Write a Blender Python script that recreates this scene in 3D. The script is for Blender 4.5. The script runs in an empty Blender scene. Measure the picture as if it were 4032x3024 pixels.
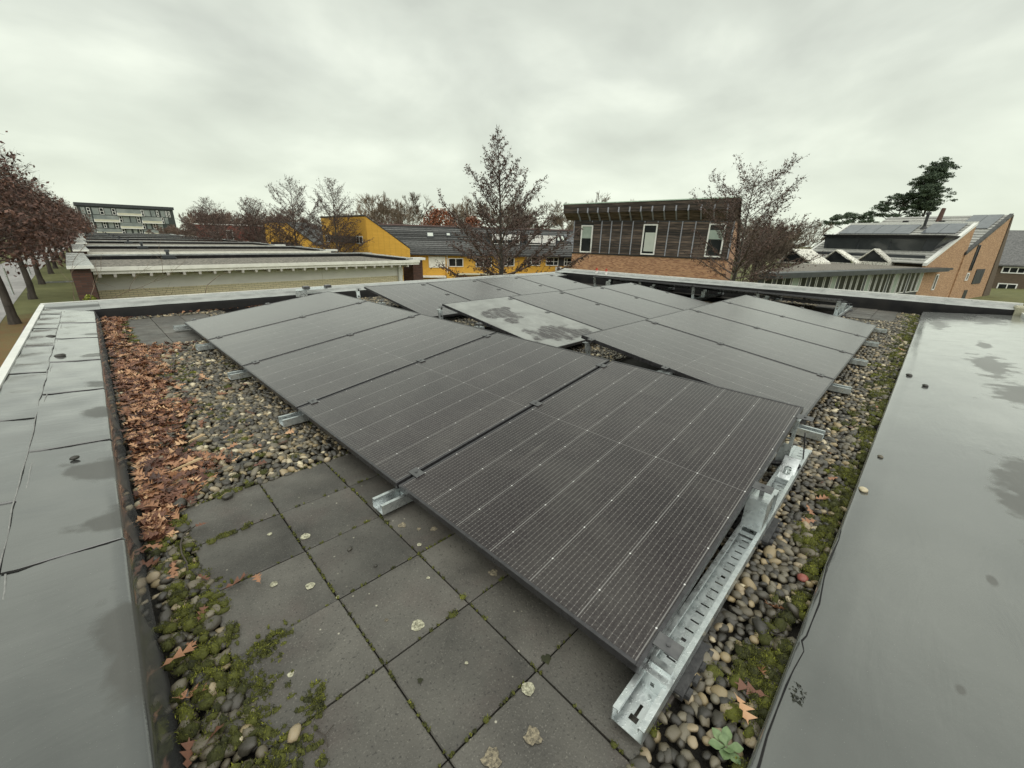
import bpy, bmesh, math, random
import numpy as np
from mathutils import Matrix, Vector

rad = math.radians
sc = bpy.context.scene

# ------------------------------------------------------------------ camera, sky, sun, exposure
CAM_H = 1.1337
cam_d = bpy.data.cameras.new("camera")
cam = bpy.data.objects.new("camera", cam_d)
sc.collection.objects.link(cam)
YAW, PITCH, ROLL = 0.8038, 0.3432, 0.0267
_f = Vector((math.sin(YAW) * math.cos(PITCH), math.cos(YAW) * math.cos(PITCH), -math.sin(PITCH)))
_r = Vector((math.cos(YAW), -math.sin(YAW), 0))
_u = _r.cross(_f)
_r2 = _r * math.cos(ROLL) + _u * math.sin(ROLL)
_u2 = -_r * math.sin(ROLL) + _u * math.cos(ROLL)
_m = Matrix((_r2, _u2, -_f)).transposed().to_4x4()
_m.translation = Vector((0, 0, CAM_H))
cam.matrix_world = _m
cam_d.sensor_width = 36.0
cam_d.lens = 1619.7 / 4032 * 36.0
cam_d.clip_start = 0.03
cam_d.clip_end = 3000
sc.camera = cam

SUN_EL, SUN_AZ = rad(58), rad(205)
world = bpy.data.worlds.new("World")
sc.world = world
world.use_nodes = True
wt = world.node_tree
wt.nodes.clear()


def wn(typ, **kw):
    n = wt.nodes.new(typ)
    for k, v in kw.items():
        setattr(n, k, v)
    return n


def wl(a, b):
    wt.links.new(a, b)


w_out = wn("ShaderNodeOutputWorld")
w_bg = wn("ShaderNodeBackground")
w_bg.inputs["Strength"].default_value = 0.10
w_sky = wn("ShaderNodeTexSky", sky_type="NISHITA")
w_sky.sun_disc = False
w_sky.sun_elevation = SUN_EL
w_sky.sun_rotation = SUN_AZ
w_tc = wn("ShaderNodeTexCoord")
w_sep = wn("ShaderNodeSeparateXYZ")
wl(w_tc.outputs["Generated"], w_sep.inputs[0])
w_z = wn("ShaderNodeMath", operation="MAXIMUM")
wl(w_sep.outputs["Z"], w_z.inputs[0])
w_z.inputs[1].default_value = 0.0
w_za = wn("ShaderNodeMath", operation="ADD")
wl(w_z.outputs[0], w_za.inputs[0])
w_za.inputs[1].default_value = 0.30
w_x = wn("ShaderNodeMath", operation="DIVIDE")
wl(w_sep.outputs["X"], w_x.inputs[0]); wl(w_za.outputs[0], w_x.inputs[1])
w_y = wn("ShaderNodeMath", operation="DIVIDE")
wl(w_sep.outputs["Y"], w_y.inputs[0]); wl(w_za.outputs[0], w_y.inputs[1])
w_c = wn("ShaderNodeCombineXYZ")
wl(w_x.outputs[0], w_c.inputs[0]); wl(w_y.outputs[0], w_c.inputs[1])
w_n1 = wn("ShaderNodeTexNoise")
w_n1.inputs["Scale"].default_value = 1.6
w_n1.inputs["Detail"].default_value = 5.0
w_n1.inputs["Roughness"].default_value = 0.50
w_n1.inputs["Distortion"].default_value = 0.25
wl(w_c.outputs[0], w_n1.inputs["Vector"])
w_off = wn("ShaderNodeVectorMath", operation="ADD")
wl(w_c.outputs[0], w_off.inputs[0]); w_off.inputs[1].default_value = (7.3, 2.1, 4.4)
w_n2 = wn("ShaderNodeTexNoise")
w_n2.inputs["Scale"].default_value = 0.8
w_n2.inputs["Detail"].default_value = 3.0
wl(w_off.outputs[0], w_n2.inputs["Vector"])
w_mx = wn("ShaderNodeMix", data_type="FLOAT")
w_mx.inputs[0].default_value = 0.42
wl(w_n1.outputs["Fac"], w_mx.inputs[2]); wl(w_n2.outputs["Fac"], w_mx.inputs[3])
w_rmp = wn("ShaderNodeValToRGB")
el = w_rmp.color_ramp.elements
el[0].position = 0.35; el[0].color = (0.335, 0.355, 0.318, 1)
el[1].position = 0.63; el[1].color = (0.655, 0.69, 0.60, 1)
e2 = w_rmp.color_ramp.elements.new(0.5); e2.color = (0.475, 0.505, 0.445, 1)
wl(w_mx.outputs[0], w_rmp.inputs[0])
# the cloud deck thins out into an even pale band towards the horizon, all the way round
w_hz = wn("ShaderNodeMapRange")
w_hz.inputs[1].default_value = 0.02; w_hz.inputs[2].default_value = 0.30
w_hz.inputs[3].default_value = 0.72; w_hz.inputs[4].default_value = 0.0
wl(w_z.outputs[0], w_hz.inputs[0])
w_mh = wn("ShaderNodeMix", data_type="RGBA")
wl(w_hz.outputs[0], w_mh.inputs[0]); wl(w_rmp.outputs[0], w_mh.inputs[6])
w_mh.inputs[7].default_value = (0.565, 0.610, 0.500, 1)
w_sc = wn("ShaderNodeVectorMath", operation="SCALE")
wl(w_mh.outputs[2], w_sc.inputs[0]); w_sc.inputs["Scale"].default_value = 10.0
w_ms = wn("ShaderNodeMix", data_type="RGBA")
w_ms.inputs[0].default_value = 0.97
wl(w_sky.outputs[0], w_ms.inputs[6]); wl(w_sc.outputs[0], w_ms.inputs[7])
wl(w_ms.outputs[2], w_bg.inputs["Color"])
wl(w_bg.outputs[0], w_out.inputs["Surface"])

sun_d = bpy.data.lights.new("sun", "SUN")
sun_d.energy = 1.5
sun_d.angle = rad(100)
sun_d.color = (1.0, 0.97, 0.92)
sun = bpy.data.objects.new("sun", sun_d)
sc.collection.objects.link(sun)
_sd = Vector((math.sin(SUN_AZ) * math.cos(SUN_EL), math.cos(SUN_AZ) * math.cos(SUN_EL), math.sin(SUN_EL)))
sun.rotation_euler = _sd.to_track_quat("Z", "Y").to_euler()
sun.location = _sd * 60

sc.view_settings.view_transform = "Standard"
sc.view_settings.look = "None"
sc.view_settings.gamma = 1.0
sc.view_settings.use_curve_mapping = False
sc.view_settings.exposure = 0.66
try:
    sc.cycles.max_bounces = 6
    sc.cycles.diffuse_bounces = 3
    sc.cycles.glossy_bounces = 3
    sc.cycles.transmission_bounces = 2
    sc.cycles.transparent_max_bounces = 6
    sc.cycles.caustics_reflective = False
    sc.cycles.caustics_refractive = False
except Exception:
    pass

# ------------------------------------------------------------------ helpers
COL = sc.collection


class MB:
    """collects shapes, links them as ONE mesh object"""

    def __init__(self):
        self.v = []; self.f = []; self.mi = []; self.m = Matrix.Identity(4); self.cur = 0

    def add(self, vs, fs):
        o = len(self.v)
        M_ = self.m
        self.v += [tuple(M_ @ Vector(p)) for p in vs]
        self.f += [tuple(i + o for i in f) for f in fs]
        self.mi += [self.cur] * len(fs)
        return self

    def box(self, x0, x1, y0, y1, z0, z1):
        return self.add([(x0, y0, z0), (x1, y0, z0), (x1, y1, z0), (x0, y1, z0), (x0, y0, z1), (x1, y0, z1), (x1, y1, z1), (x0, y1, z1)],
                        [(3, 2, 1, 0), (4, 5, 6, 7), (0, 1, 5, 4), (1, 2, 6, 5), (2, 3, 7, 6), (3, 0, 4, 7)])

    def cbox(self, x0, x1, y0, y1, z0, z1, c):
        """box with chamfered top edges"""
        return self.add([(x0, y0, z0), (x1, y0, z0), (x1, y1, z0), (x0, y1, z0), (x0, y0, z1 - c), (x1, y0, z1 - c), (x1, y1, z1 - c), (x0, y1, z1 - c),
                         (x0 + c, y0 + c, z1), (x1 - c, y0 + c, z1), (x1 - c, y1 - c, z1), (x0 + c, y1 - c, z1)],
                        [(3, 2, 1, 0), (8, 9, 10, 11), (0, 1, 5, 4), (1, 2, 6, 5), (2, 3, 7, 6), (3, 0, 4, 7), (4, 5, 9, 8), (5, 6, 10, 9), (6, 7, 11, 10), (7, 4, 8, 11)])

    def hexa(self, p):
        """8 points: bottom ring then top ring"""
        return self.add(p, [(3, 2, 1, 0), (4, 5, 6, 7), (0, 1, 5, 4), (1, 2, 6, 5), (2, 3, 7, 6), (3, 0, 4, 7)])

    def prism(self, poly, axis, a0, a1):
        """polygon of 2D points extruded along an axis ('x','y','z')"""
        n = len(poly)

        def P(p, a):
            if axis == "z": return (p[0], p[1], a)
            if axis == "y": return (p[0], a, p[1])
            return (a, p[0], p[1])
        vs = [P(p, a0) for p in poly] + [P(p, a1) for p in poly]
        fs = [tuple(range(n))[::-1], tuple(range(n, 2 * n))] + [(i, (i + 1) % n, n + (i + 1) % n, n + i) for i in range(n)]
        return self.add(vs, fs)

    def quad(self, a, b, c, d):
        return self.add([a, b, c, d], [(0, 1, 2, 3)])

    def cyl(self, p0, p1, r0, r1=None, n=10, cap=True):
        r1 = r0 if r1 is None else r1
        p0 = Vector(p0); p1 = Vector(p1)
        d = (p1 - p0).normalized()
        u = d.orthogonal().normalized(); w = d.cross(u)
        vs = []
        for p, r in ((p0, r0), (p1, r1)):
            for i in range(n):
                t = 2 * math.pi * i / n
                vs.append(tuple(p + u * (r * math.cos(t)) + w * (r * math.sin(t))))
        fs = [(i, (i + 1) % n, n + (i + 1) % n, n + i) for i in range(n)]
        if cap:
            fs += [tuple(range(n))[::-1], tuple(range(n, 2 * n))]
        return self.add(vs, fs)

    def tube(self, pts, r, n=6):
        for i in range(len(pts) - 1):
            ra = r[i] if hasattr(r, "__len__") else r
            rb = r[i + 1] if hasattr(r, "__len__") else r
            self.cyl(pts[i], pts[i + 1], ra, rb, n, cap=(i in (0, len(pts) - 2)))
        return self

    def mesh(self, name, mats, smooth=False):
        me = bpy.data.meshes.new(name)
        me.from_pydata(self.v, [], self.f)
        for m in (mats if isinstance(mats, (list, tuple)) else [mats]):
            me.materials.append(m)
        if any(self.mi):
            me.polygons.foreach_set("material_index", self.mi)
        bm = bmesh.new(); bm.from_mesh(me)
        bmesh.ops.recalc_face_normals(bm, faces=bm.faces)
        bm.to_mesh(me); bm.free()
        if smooth:
            me.polygons.foreach_set("use_smooth", [True] * len(me.polygons))
        me.update()
        return me

    def obj(self, name, mats, parent=None, smooth=False):
        return link(name, self.mesh(name, mats, smooth), parent)


def link(name, me, parent=None):
    o = bpy.data.objects.new(name, me)
    COL.objects.link(o)
    if parent is not None:
        o.parent = parent
    return o


def np_mesh(name, V, F, mat, smooth=False, attr=None, uvflat=None):
    """V (n,3), F (m,k) with k 3 or 4"""
    me = bpy.data.meshes.new(name)
    V = np.ascontiguousarray(V, dtype=np.float32); F = np.ascontiguousarray(F, dtype=np.int32)
    k = F.shape[1]
    me.vertices.add(len(V)); me.vertices.foreach_set("co", V.ravel())
    me.loops.add(F.size); me.loops.foreach_set("vertex_index", F.ravel())
    me.polygons.add(len(F))
    me.polygons.foreach_set("loop_start", np.arange(0, F.size, k, dtype=np.int32))
    if smooth:
        me.polygons.foreach_set("use_smooth", np.ones(len(F), dtype=bool))
    me.materials.append(mat)
    if attr is not None:
        a = me.attributes.new("tone", "FLOAT", "POINT")
        a.data.foreach_set("value", np.ascontiguousarray(attr, dtype=np.float32))
    me.update(calc_edges=True)
    return me


def tag(o, label=None, cat=None, group=None, kind=None):
    if label: o["label"] = label
    if cat: o["category"] = cat
    if group: o["group"] = group
    if kind: o["kind"] = kind
    return o


def thing(name, label, cat, loc=(0, 0, 0), rotz=0.0, group=None):
    o = bpy.data.objects.new(name, None)
    COL.objects.link(o)
    o.location = loc; o.rotation_euler = (0, 0, rotz)
    o.empty_display_size = 0.2
    return tag(o, label, cat, group)


_kids = {}


def copy_tree(o, parent=None):
    c = o.copy(); COL.objects.link(c)
    if parent is not None:
        c.parent = parent
    for ch in list(o.children):
        copy_tree(ch, c)
    return c


# ------------------------------------------------------------------ materials
def new_mat(name):
    m = bpy.data.materials.new(name); m.use_nodes = True
    return m, m.node_tree, m.node_tree.nodes["Principled BSDF"]


def nd(nt, typ, ins=None, **kw):
    n = nt.nodes.new(typ)
    for k, v in kw.items():
        setattr(n, k, v)
    for k, v in (ins or {}).items():
        if isinstance(v, bpy.types.NodeSocket):
            nt.links.new(v, n.inputs[k])
        else:
            n.inputs[k].default_value = v
    return n


def coord(nt, kind="Object", scale=None, rand=False):
    s = nd(nt, "ShaderNodeTexCoord").outputs[kind]
    if rand:
        oi = nd(nt, "ShaderNodeObjectInfo")
        k = nd(nt, "ShaderNodeMath", {0: oi.outputs["Random"], 1: 37.0}, operation="MULTIPLY")
        s = nd(nt, "ShaderNodeVectorMath", {0: s, 1: k.outputs[0]}, operation="ADD").outputs[0]
    if scale:
        s = nd(nt, "ShaderNodeVectorMath", {0: s, 1: scale}, operation="MULTIPLY").outputs[0]
    return s


def noise(nt, vec, scale, detail=4.0, rough=0.55, dist=0.0):
    return nd(nt, "ShaderNodeTexNoise", {"Vector": vec, "Scale": scale, "Detail": detail, "Roughness": rough, "Distortion": dist}).outputs["Fac"]


def ramp(nt, fac, stops):
    r = nd(nt, "ShaderNodeValToRGB", {0: fac})
    els = r.color_ramp.elements
    for i, (p, c) in enumerate(stops):
        e = els[i] if i < 2 else els.new(p)
        e.position = p
        e.color = (c, c, c, 1) if not hasattr(c, "__len__") else (c[0], c[1], c[2], 1)
    return r.outputs[0]


def mix(nt, fac, a, b):
    n = nd(nt, "ShaderNodeMix", data_type="RGBA")
    for k, v in ((0, fac), (6, a), (7, b)):
        if isinstance(v, bpy.types.NodeSocket):
            nt.links.new(v, n.inputs[k])
        elif k == 0:
            n.inputs[k].default_value = v
        else:
            n.inputs[k].default_value = (v[0], v[1], v[2], 1)
    return n.outputs[2]


def mth(nt, op, a, b=None, clamp=False):
    ins = {0: a}
    if b is not None: ins[1] = b
    n = nd(nt, "ShaderNodeMath", ins, operation=op)
    n.use_clamp = clamp
    return n.outputs[0]


def bump(nt, h, strength, dist, b):
    n = nd(nt, "ShaderNodeBump", {"Height": h, "Strength": strength, "Distance": dist})
    nt.links.new(n.outputs[0], b.inputs["Normal"])


def setc(nt, b, key, v):
    if isinstance(v, bpy.types.NodeSocket):
        nt.links.new(v, b.inputs[key])
    elif key == "Base Color":
        b.inputs[key].default_value = (v[0], v[1], v[2], 1)
    else:
        b.inputs[key].default_value = v


def plain(name, c1, c2=None, scale=8.0, rough=0.6, rough2=None, bmp=0.0, bdist=0.01, metal=0.0, spec=0.5, lo=0.35, hi=0.68, rand=False, stretch=None, detail=5, wide=False):
    m, nt, b = new_mat(name)
    v = coord(nt, "Object", stretch, rand)
    f = noise(nt, v, scale, detail)
    c = ramp(nt, f, [(lo, c1), (hi, c2 if c2 else c1)])
    if rand:
        oi = nd(nt, "ShaderNodeObjectInfo")
        k = nd(nt, "ShaderNodeMapRange", {0: oi.outputs["Random"], 3: 0.82, 4: 1.18}).outputs[0]
        c = nd(nt, "ShaderNodeVectorMath", {0: c, "Scale": k if not wide else nd(nt, "ShaderNodeMapRange", {0: oi.outputs["Random"], 3: 0.35, 4: 1.65}).outputs[0]}, operation="SCALE").outputs[0]
    setc(nt, b, "Base Color", c)
    if rough2 is not None:
        f2 = noise(nt, v, scale * 0.6, 3)
        setc(nt, b, "Roughness", ramp(nt, f2, [(0.38, rough), (0.64, rough2)]))
    else:
        b.inputs["Roughness"].default_value = rough
    b.inputs["Metallic"].default_value = metal
    b.inputs["Specular IOR Level"].default_value = spec
    if bmp:
        bump(nt, noise(nt, v, scale * 2.5, 4), bmp, bdist, b)
    return m


def blob_mask(nt, vec, blobs, nscale=6.0, namp=0.35, soft=0.25):
    """1 inside any of the noise-edged ellipses (cx, cy, rx, ry)"""
    n = noise(nt, vec, nscale, 4)
    out = None
    for cx, cy, rx, ry in blobs:
        d = nd(nt, "ShaderNodeVectorMath", {0: vec, 1: (cx, cy, 0)}, operation="SUBTRACT").outputs[0]
        d = nd(nt, "ShaderNodeVectorMath", {0: d, 1: (1 / rx, 1 / ry, 0)}, operation="MULTIPLY").outputs[0]
        l = nd(nt, "ShaderNodeVectorMath", {0: d}, operation="LENGTH").outputs["Value"]
        v = mth(nt, "ADD", l, mth(nt, "MULTIPLY", mth(nt, "SUBTRACT", n, 0.5), namp * 4))
        v = nd(nt, "ShaderNodeMapRange", {0: v, 1: 1.0 + soft / 2, 2: 1.0 - soft / 2, 3: 0.0, 4: 1.0}).outputs[0]
        out = v if out is None else mth(nt, "MAXIMUM", out, v)
    return out


# wet bitumen felt: dark grey, glossy film of water with dull damp islands
def felt_mat(name, blobs, base=(0.034, 0.036, 0.035), base2=(0.058, 0.060, 0.058), wet=0.07, fold=0.4, sheen=0.12):
    m, nt, b = new_mat(name)
    v = coord(nt)
    n1 = noise(nt, v, 2.2, 6, 0.6)
    n2 = noise(nt, v, 30.0, 3)
    c = ramp(nt, n1, [(0.32, base), (0.68, base2)])
    dm = blob_mask(nt, v, blobs, 7.0, 0.8, 0.5)
    c = mix(nt, mth(nt, "MULTIPLY", dm, 0.4), c, (0.075, 0.070, 0.060))
    speck = ramp(nt, noise(nt, v, 260.0, 2), [(0.70, 0.0), (0.78, 0.35)])
    c = mix(nt, speck, c, (0.30, 0.30, 0.28))
    setc(nt, b, "Base Color", c)
    r = ramp(nt, noise(nt, v, 4.5, 5, 0.6, 0.4), [(0.36, wet), (0.66, wet + 0.16)])
    r = nd(nt, "ShaderNodeMix", {0: dm}, data_type="FLOAT")
    nt.links.new(ramp(nt, noise(nt, v, 4.5, 5, 0.6, 0.4), [(0.36, wet), (0.66, wet + 0.16)]), r.inputs[2])
    r.inputs[3].default_value = 0.55
    setc(nt, b, "Roughness", r.outputs[0])
    b.inputs["IOR"].default_value = 1.45
    cw = nd(nt, "ShaderNodeMath", {0: 1.0, 1: dm}, operation="SUBTRACT").outputs[0]
    setc(nt, b, "Coat Weight", mth(nt, "ADD", mth(nt, "MULTIPLY", cw, 0.6), 0.4))
    b.inputs["Sheen Weight"].default_value = sheen
    b.inputs["Sheen Roughness"].default_value = 0.25
    b.inputs["Coat Roughness"].default_value = 0.04
    b.inputs["Coat IOR"].default_value = 1.85
    vs = nd(nt, "ShaderNodeVectorMath", {0: v, 1: (2.5, 9.0, 1.0)}, operation="MULTIPLY").outputs[0]
    h = mth(nt, "ADD", mth(nt, "MULTIPLY", noise(nt, v, 3.0, 3), fold), mth(nt, "MULTIPLY", n2, 0.07))
    h = mth(nt, "ADD", h, mth(nt, "MULTIPLY", noise(nt, vs, 1.0, 5, 0.6, 0.5), 0.55))
    h = mth(nt, "ADD", h, mth(nt, "MULTIPLY", noise(nt, v, 350.0, 2), 0.035))
    bn = nd(nt, "ShaderNodeBump", {"Height": h, "Strength": 0.26, "Distance": 0.012})
    nt.links.new(bn.outputs[0], b.inputs["Normal"]); nt.links.new(bn.outputs[0], b.inputs["Coat Normal"])
    return m


M = {}
M["felt_left"] = felt_mat("wet_felt_left", [(-0.07, 3.80, 0.08, 0.06), (-0.08, 3.17, 0.08, 0.09), (-0.11, 2.37, 0.10, 0.14), (-0.11, 1.87, 0.10, 0.08), (-0.12, 1.22, 0.06, 0.18), (-0.03, 4.72, 0.08, 0.07), (-0.01, 5.7, 0.08, 0.04)])
M["felt_right"] = felt_mat("wet_felt_right", [(5.99, -0.66, 0.50, 0.13), (4.84, -0.72, 0.32, 0.14), (2.87, -0.58, 0.42, 0.09), (7.2, -0.68, 0.30, 0.05), (9.0, -0.30, 0.5, 0.10), (9.75, -0.85, 0.45, 0.18), (1.95, -0.42, 0.03, 0.012), (1.35, -0.33, 0.02, 0.012)], base=(0.070, 0.073, 0.069), base2=(0.094, 0.097, 0.092), wet=0.08, fold=0.10, sheen=0.32)
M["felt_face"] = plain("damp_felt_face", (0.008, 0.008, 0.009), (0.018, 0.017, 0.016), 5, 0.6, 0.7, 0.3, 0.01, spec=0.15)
M["coping"] = plain("wet_pale_coping", (0.20, 0.208, 0.20), (0.31, 0.318, 0.305), 6, 0.12, 0.3, 0.1, 0.004)
M["bead"] = plain("grey_sealant", (0.17, 0.17, 0.165), (0.26, 0.26, 0.25), 40, 0.5)
M["white_trim"] = plain("white_aluminium_trim", (0.62, 0.63, 0.60), (0.74, 0.74, 0.70), 7, 0.35, 0.5)
M["white_paint"] = plain("aged_white_paint", (0.66, 0.65, 0.58), (0.80, 0.79, 0.72), 3, 0.45, 0.6)
M["white_frame"] = plain("white_window_paint", (0.72, 0.72, 0.69), (0.80, 0.80, 0.77), 3, 0.4)
M["grey_board"] = plain("pale_grey_board", (0.70, 0.69, 0.66), (0.80, 0.79, 0.75), 1.5, 0.6, stretch=(1, 1, 4))
M["black_plastic"] = plain("black_plastic", (0.012, 0.012, 0.014), (0.02, 0.02, 0.022), 12, 0.45)
M["rubber"] = plain("grey_rubber_granulate", (0.03, 0.03, 0.032), (0.06, 0.06, 0.06), 60, 0.8, bmp=0.6, bdist=0.004)
M["frame_black"] = plain("black_anodised_frame", (0.050, 0.049, 0.052), (0.075, 0.073, 0.077), 40, 0.26, 0.36, metal=0.5)
M["clamp"] = plain("dark_grey_clamp", (0.10, 0.10, 0.105), (0.15, 0.15, 0.15), 30, 0.35, metal=0.6)
M["gravel_far"] = plain("far_gravel", (0.06, 0.055, 0.045), (0.34, 0.31, 0.26), 14, 0.75, bmp=1.0, bdist=0.05, lo=0.38, hi=0.66, detail=6)
M["dirt"] = plain("dark_grit_bed", (0.010, 0.009, 0.007), (0.030, 0.026, 0.019), 45, 0.8, bmp=0.7, bdist=0.01)


def galv():
    m, nt, b = new_mat("galvanised_steel")
    v = coord(nt, rand=True)
    vo = nd(nt, "ShaderNodeTexVoronoi", {"Vector": v, "Scale": 55.0})
    c = mix(nt, ramp(nt, vo.outputs["Distance"], [(0.1, 0.0), (0.6, 1.0)]), (0.52, 0.56, 0.565), (0.64, 0.68, 0.68))
    drops = nd(nt, "ShaderNodeTexVoronoi", {"Vector": v, "Scale": 130.0}).outputs["Distance"]
    setc(nt, b, "Base Color", c)
    b.inputs["Metallic"].default_value = 0.85
    setc(nt, b, "Roughness", ramp(nt, noise(nt, v, 25, 3), [(0.35, 0.22), (0.65, 0.42)]))
    bump(nt, ramp(nt, drops, [(0.12, 1.0), (0.3, 0.0)]), 0.22, 0.0015, b)
    return m


M["galv"] = galv()


CLEAN = [(1.10, 0.72, 0.17, 0.22), (1.24, 0.60, 0.10, 0.16), (0.88, 0.80, 0.10, 0.12), (0.34, 0.66, 0.22, 0.30), (0.20, 0.36, 0.12, 0.20)]
M["climb"] = plain("pale_climber_stem", (0.12, 0.085, 0.06), (0.24, 0.18, 0.13), 12, 0.8)


def glass_mat(name, deposit):
    """module laminate: black cells with wire lines printed under wet textured glass; local x runs along the 1.72 m side"""
    m, nt, b = new_mat(name)
    tc = nd(nt, "ShaderNodeTexCoord").outputs["Object"]
    oi = nd(nt, "ShaderNodeObjectInfo").outputs["Random"]
    vr = nd(nt, "ShaderNodeVectorMath", {0: tc, 1: mth(nt, "MULTIPLY", oi, 41.0)}, operation="ADD").outputs[0]
    s = nd(nt, "ShaderNodeSeparateXYZ", {0: tc})
    X, Y = s.outputs[0], s.outputs[1]

    def lines(sock, pitch, off, half):
        t = mth(nt, "DIVIDE", mth(nt, "SUBTRACT", sock, off), pitch)
        fr = mth(nt, "ABSOLUTE", mth(nt, "SUBTRACT", mth(nt, "FRACT", t), 0.5))
        d = mth(nt, "MULTIPLY", mth(nt, "SUBTRACT", 0.5, fr), pitch)
        return mth(nt, "LESS_THAN", d, half)
    CW = 0.1835          # cell column pitch
    y0 = (1.134 - 6 * CW) / 2
    wires = lines(Y, CW / 10, y0 + CW / 20, 0.0009)
    cols = lines(Y, CW, y0, 0.0018)
    rows = lines(X, 0.0917, 0.861, 0.0007)
    midg = mth(nt, "LESS_THAN", mth(nt, "ABSOLUTE", mth(nt, "SUBTRACT", X, 0.861)), 0.0022)
    # solder dots along each wire, brighter tabs at cell corners
    dots = mth(nt, "MULTIPLY", lines(Y, CW / 10, y0 + CW / 20, 0.0016), lines(X, 0.0153, 0.861, 0.0016))
    tabs = mth(nt, "MULTIPLY", lines(Y, CW, y0, 0.0024), lines(X, 0.1834, 0.861, 0.0024))
    tint = ramp(nt, noise(nt, vr, 1.3, 3), [(0.35, (0.0100, 0.0060, 0.0078)), (0.7, (0.017, 0.0105, 0.0128))])
    c = mix(nt, mth(nt, "MULTIPLY", wires, 0.44), tint, (0.185, 0.165, 0.155))
    c = mix(nt, mth(nt, "MULTIPLY", rows, 0.25), c, (0.12, 0.12, 0.12))
    c = mix(nt, mth(nt, "MULTIPLY", cols, 0.45), c, (0.34, 0.33, 0.32))
    c = mix(nt, mth(nt, "MULTIPLY", midg, 0.5), c, (0.15, 0.14, 0.14))
    c = mix(nt, mth(nt, "MULTIPLY", dots, 0.22), c, (0.5, 0.49, 0.47))
    c = mix(nt, tabs, c, (0.72, 0.72, 0.70))
    # dusty film and dried runs; water drops
    film = ramp(nt, noise(nt, vr, 2.2, 6, 0.62, 0.6), [(0.44, 0.0), (0.80, 0.10)])
    grain = mth(nt, "ADD", ramp(nt, noise(nt, vr, 420.0, 2), [(0.48, 0.0), (0.66, 0.06)]), ramp(nt, noise(nt, vr, 85.0, 3, 0.7), [(0.46, 0.0), (0.68, 0.075)]))
    streak = ramp(nt, noise(nt, nd(nt, "ShaderNodeVectorMath", {0: vr, 1: (1.2, 26.0, 1.0)}, operation="MULTIPLY").outputs[0], 1.0, 3), [(0.64, 0.0), (0.75, 0.42)])
    streak = mth(nt, "MULTIPLY", streak, ramp(nt, noise(nt, vr, 1.7, 3), [(0.52, 0.0), (0.66, 1.0)]))
    d = mth(nt, "ADD", mth(nt, "ADD", film, grain), streak, clamp=True)
    if deposit:
        lump = noise(nt, tc, 3.0, 7, 0.68, 0.8)
        lone = noise(nt, nd(nt, "ShaderNodeVectorMath", {0: tc, 1: (3.0, 11.0, 1.0)}, operation="MULTIPLY").outputs[0], 1.6, 6, 0.65)
        clean1 = blob_mask(nt, tc, CLEAN, 6.0, 0.75, 0.35)
        tr = ramp(nt, lone, [(0.50, 0.0), (0.56, 0.75)])
        inv = mth(nt, "SUBTRACT", 1.0, mth(nt, "MULTIPLY", clean1, mth(nt, "SUBTRACT", 1.0, mth(nt, "MULTIPLY", tr, 0.45))))
        dep = mth(nt, "MULTIPLY", ramp(nt, lump, [(0.25, 0.45), (0.62, 0.85)]), inv)
        c = mix(nt, mth(nt, "MULTIPLY", dep, 0.78), c, (0.42, 0.44, 0.415))
        d = mth(nt, "MULTIPLY", d, 0.4)
    c = mix(nt, d, c, (0.30, 0.29, 0.26))
    setc(nt, b, "Base Color", c)
    rr = ramp(nt, noise(nt, vr, 300.0, 2), [(0.35, 0.16), (0.65, 0.30)])
    if deposit:
        r2 = nd(nt, "ShaderNodeMix", {0: dep}, data_type="FLOAT")
        nt.links.new(rr, r2.inputs[2]); r2.inputs[3].default_value = 0.75
        rr = r2.outputs[0]
    setc(nt, b, "Roughness", rr)
    b.inputs["IOR"].default_value = 1.45
    b.inputs["Coat Weight"].default_value = 0.35 if deposit else 1.0
    b.inputs["Coat Roughness"].default_value = 0.26
    b.inputs["Specular IOR Level"].default_value = 0.06
    b.inputs["Sheen Weight"].default_value = 0.10
    b.inputs["Sheen Roughness"].default_value = 0.35
    b.inputs["Coat IOR"].default_value = 1.45
    bump(nt, noise(nt, vr, 600.0, 2), 0.10, 0.001, b)
    return m


M["glass"] = glass_mat("solar_glass", False)
M["glass_dusty"] = glass_mat("dusty_solar_glass", True)


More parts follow.
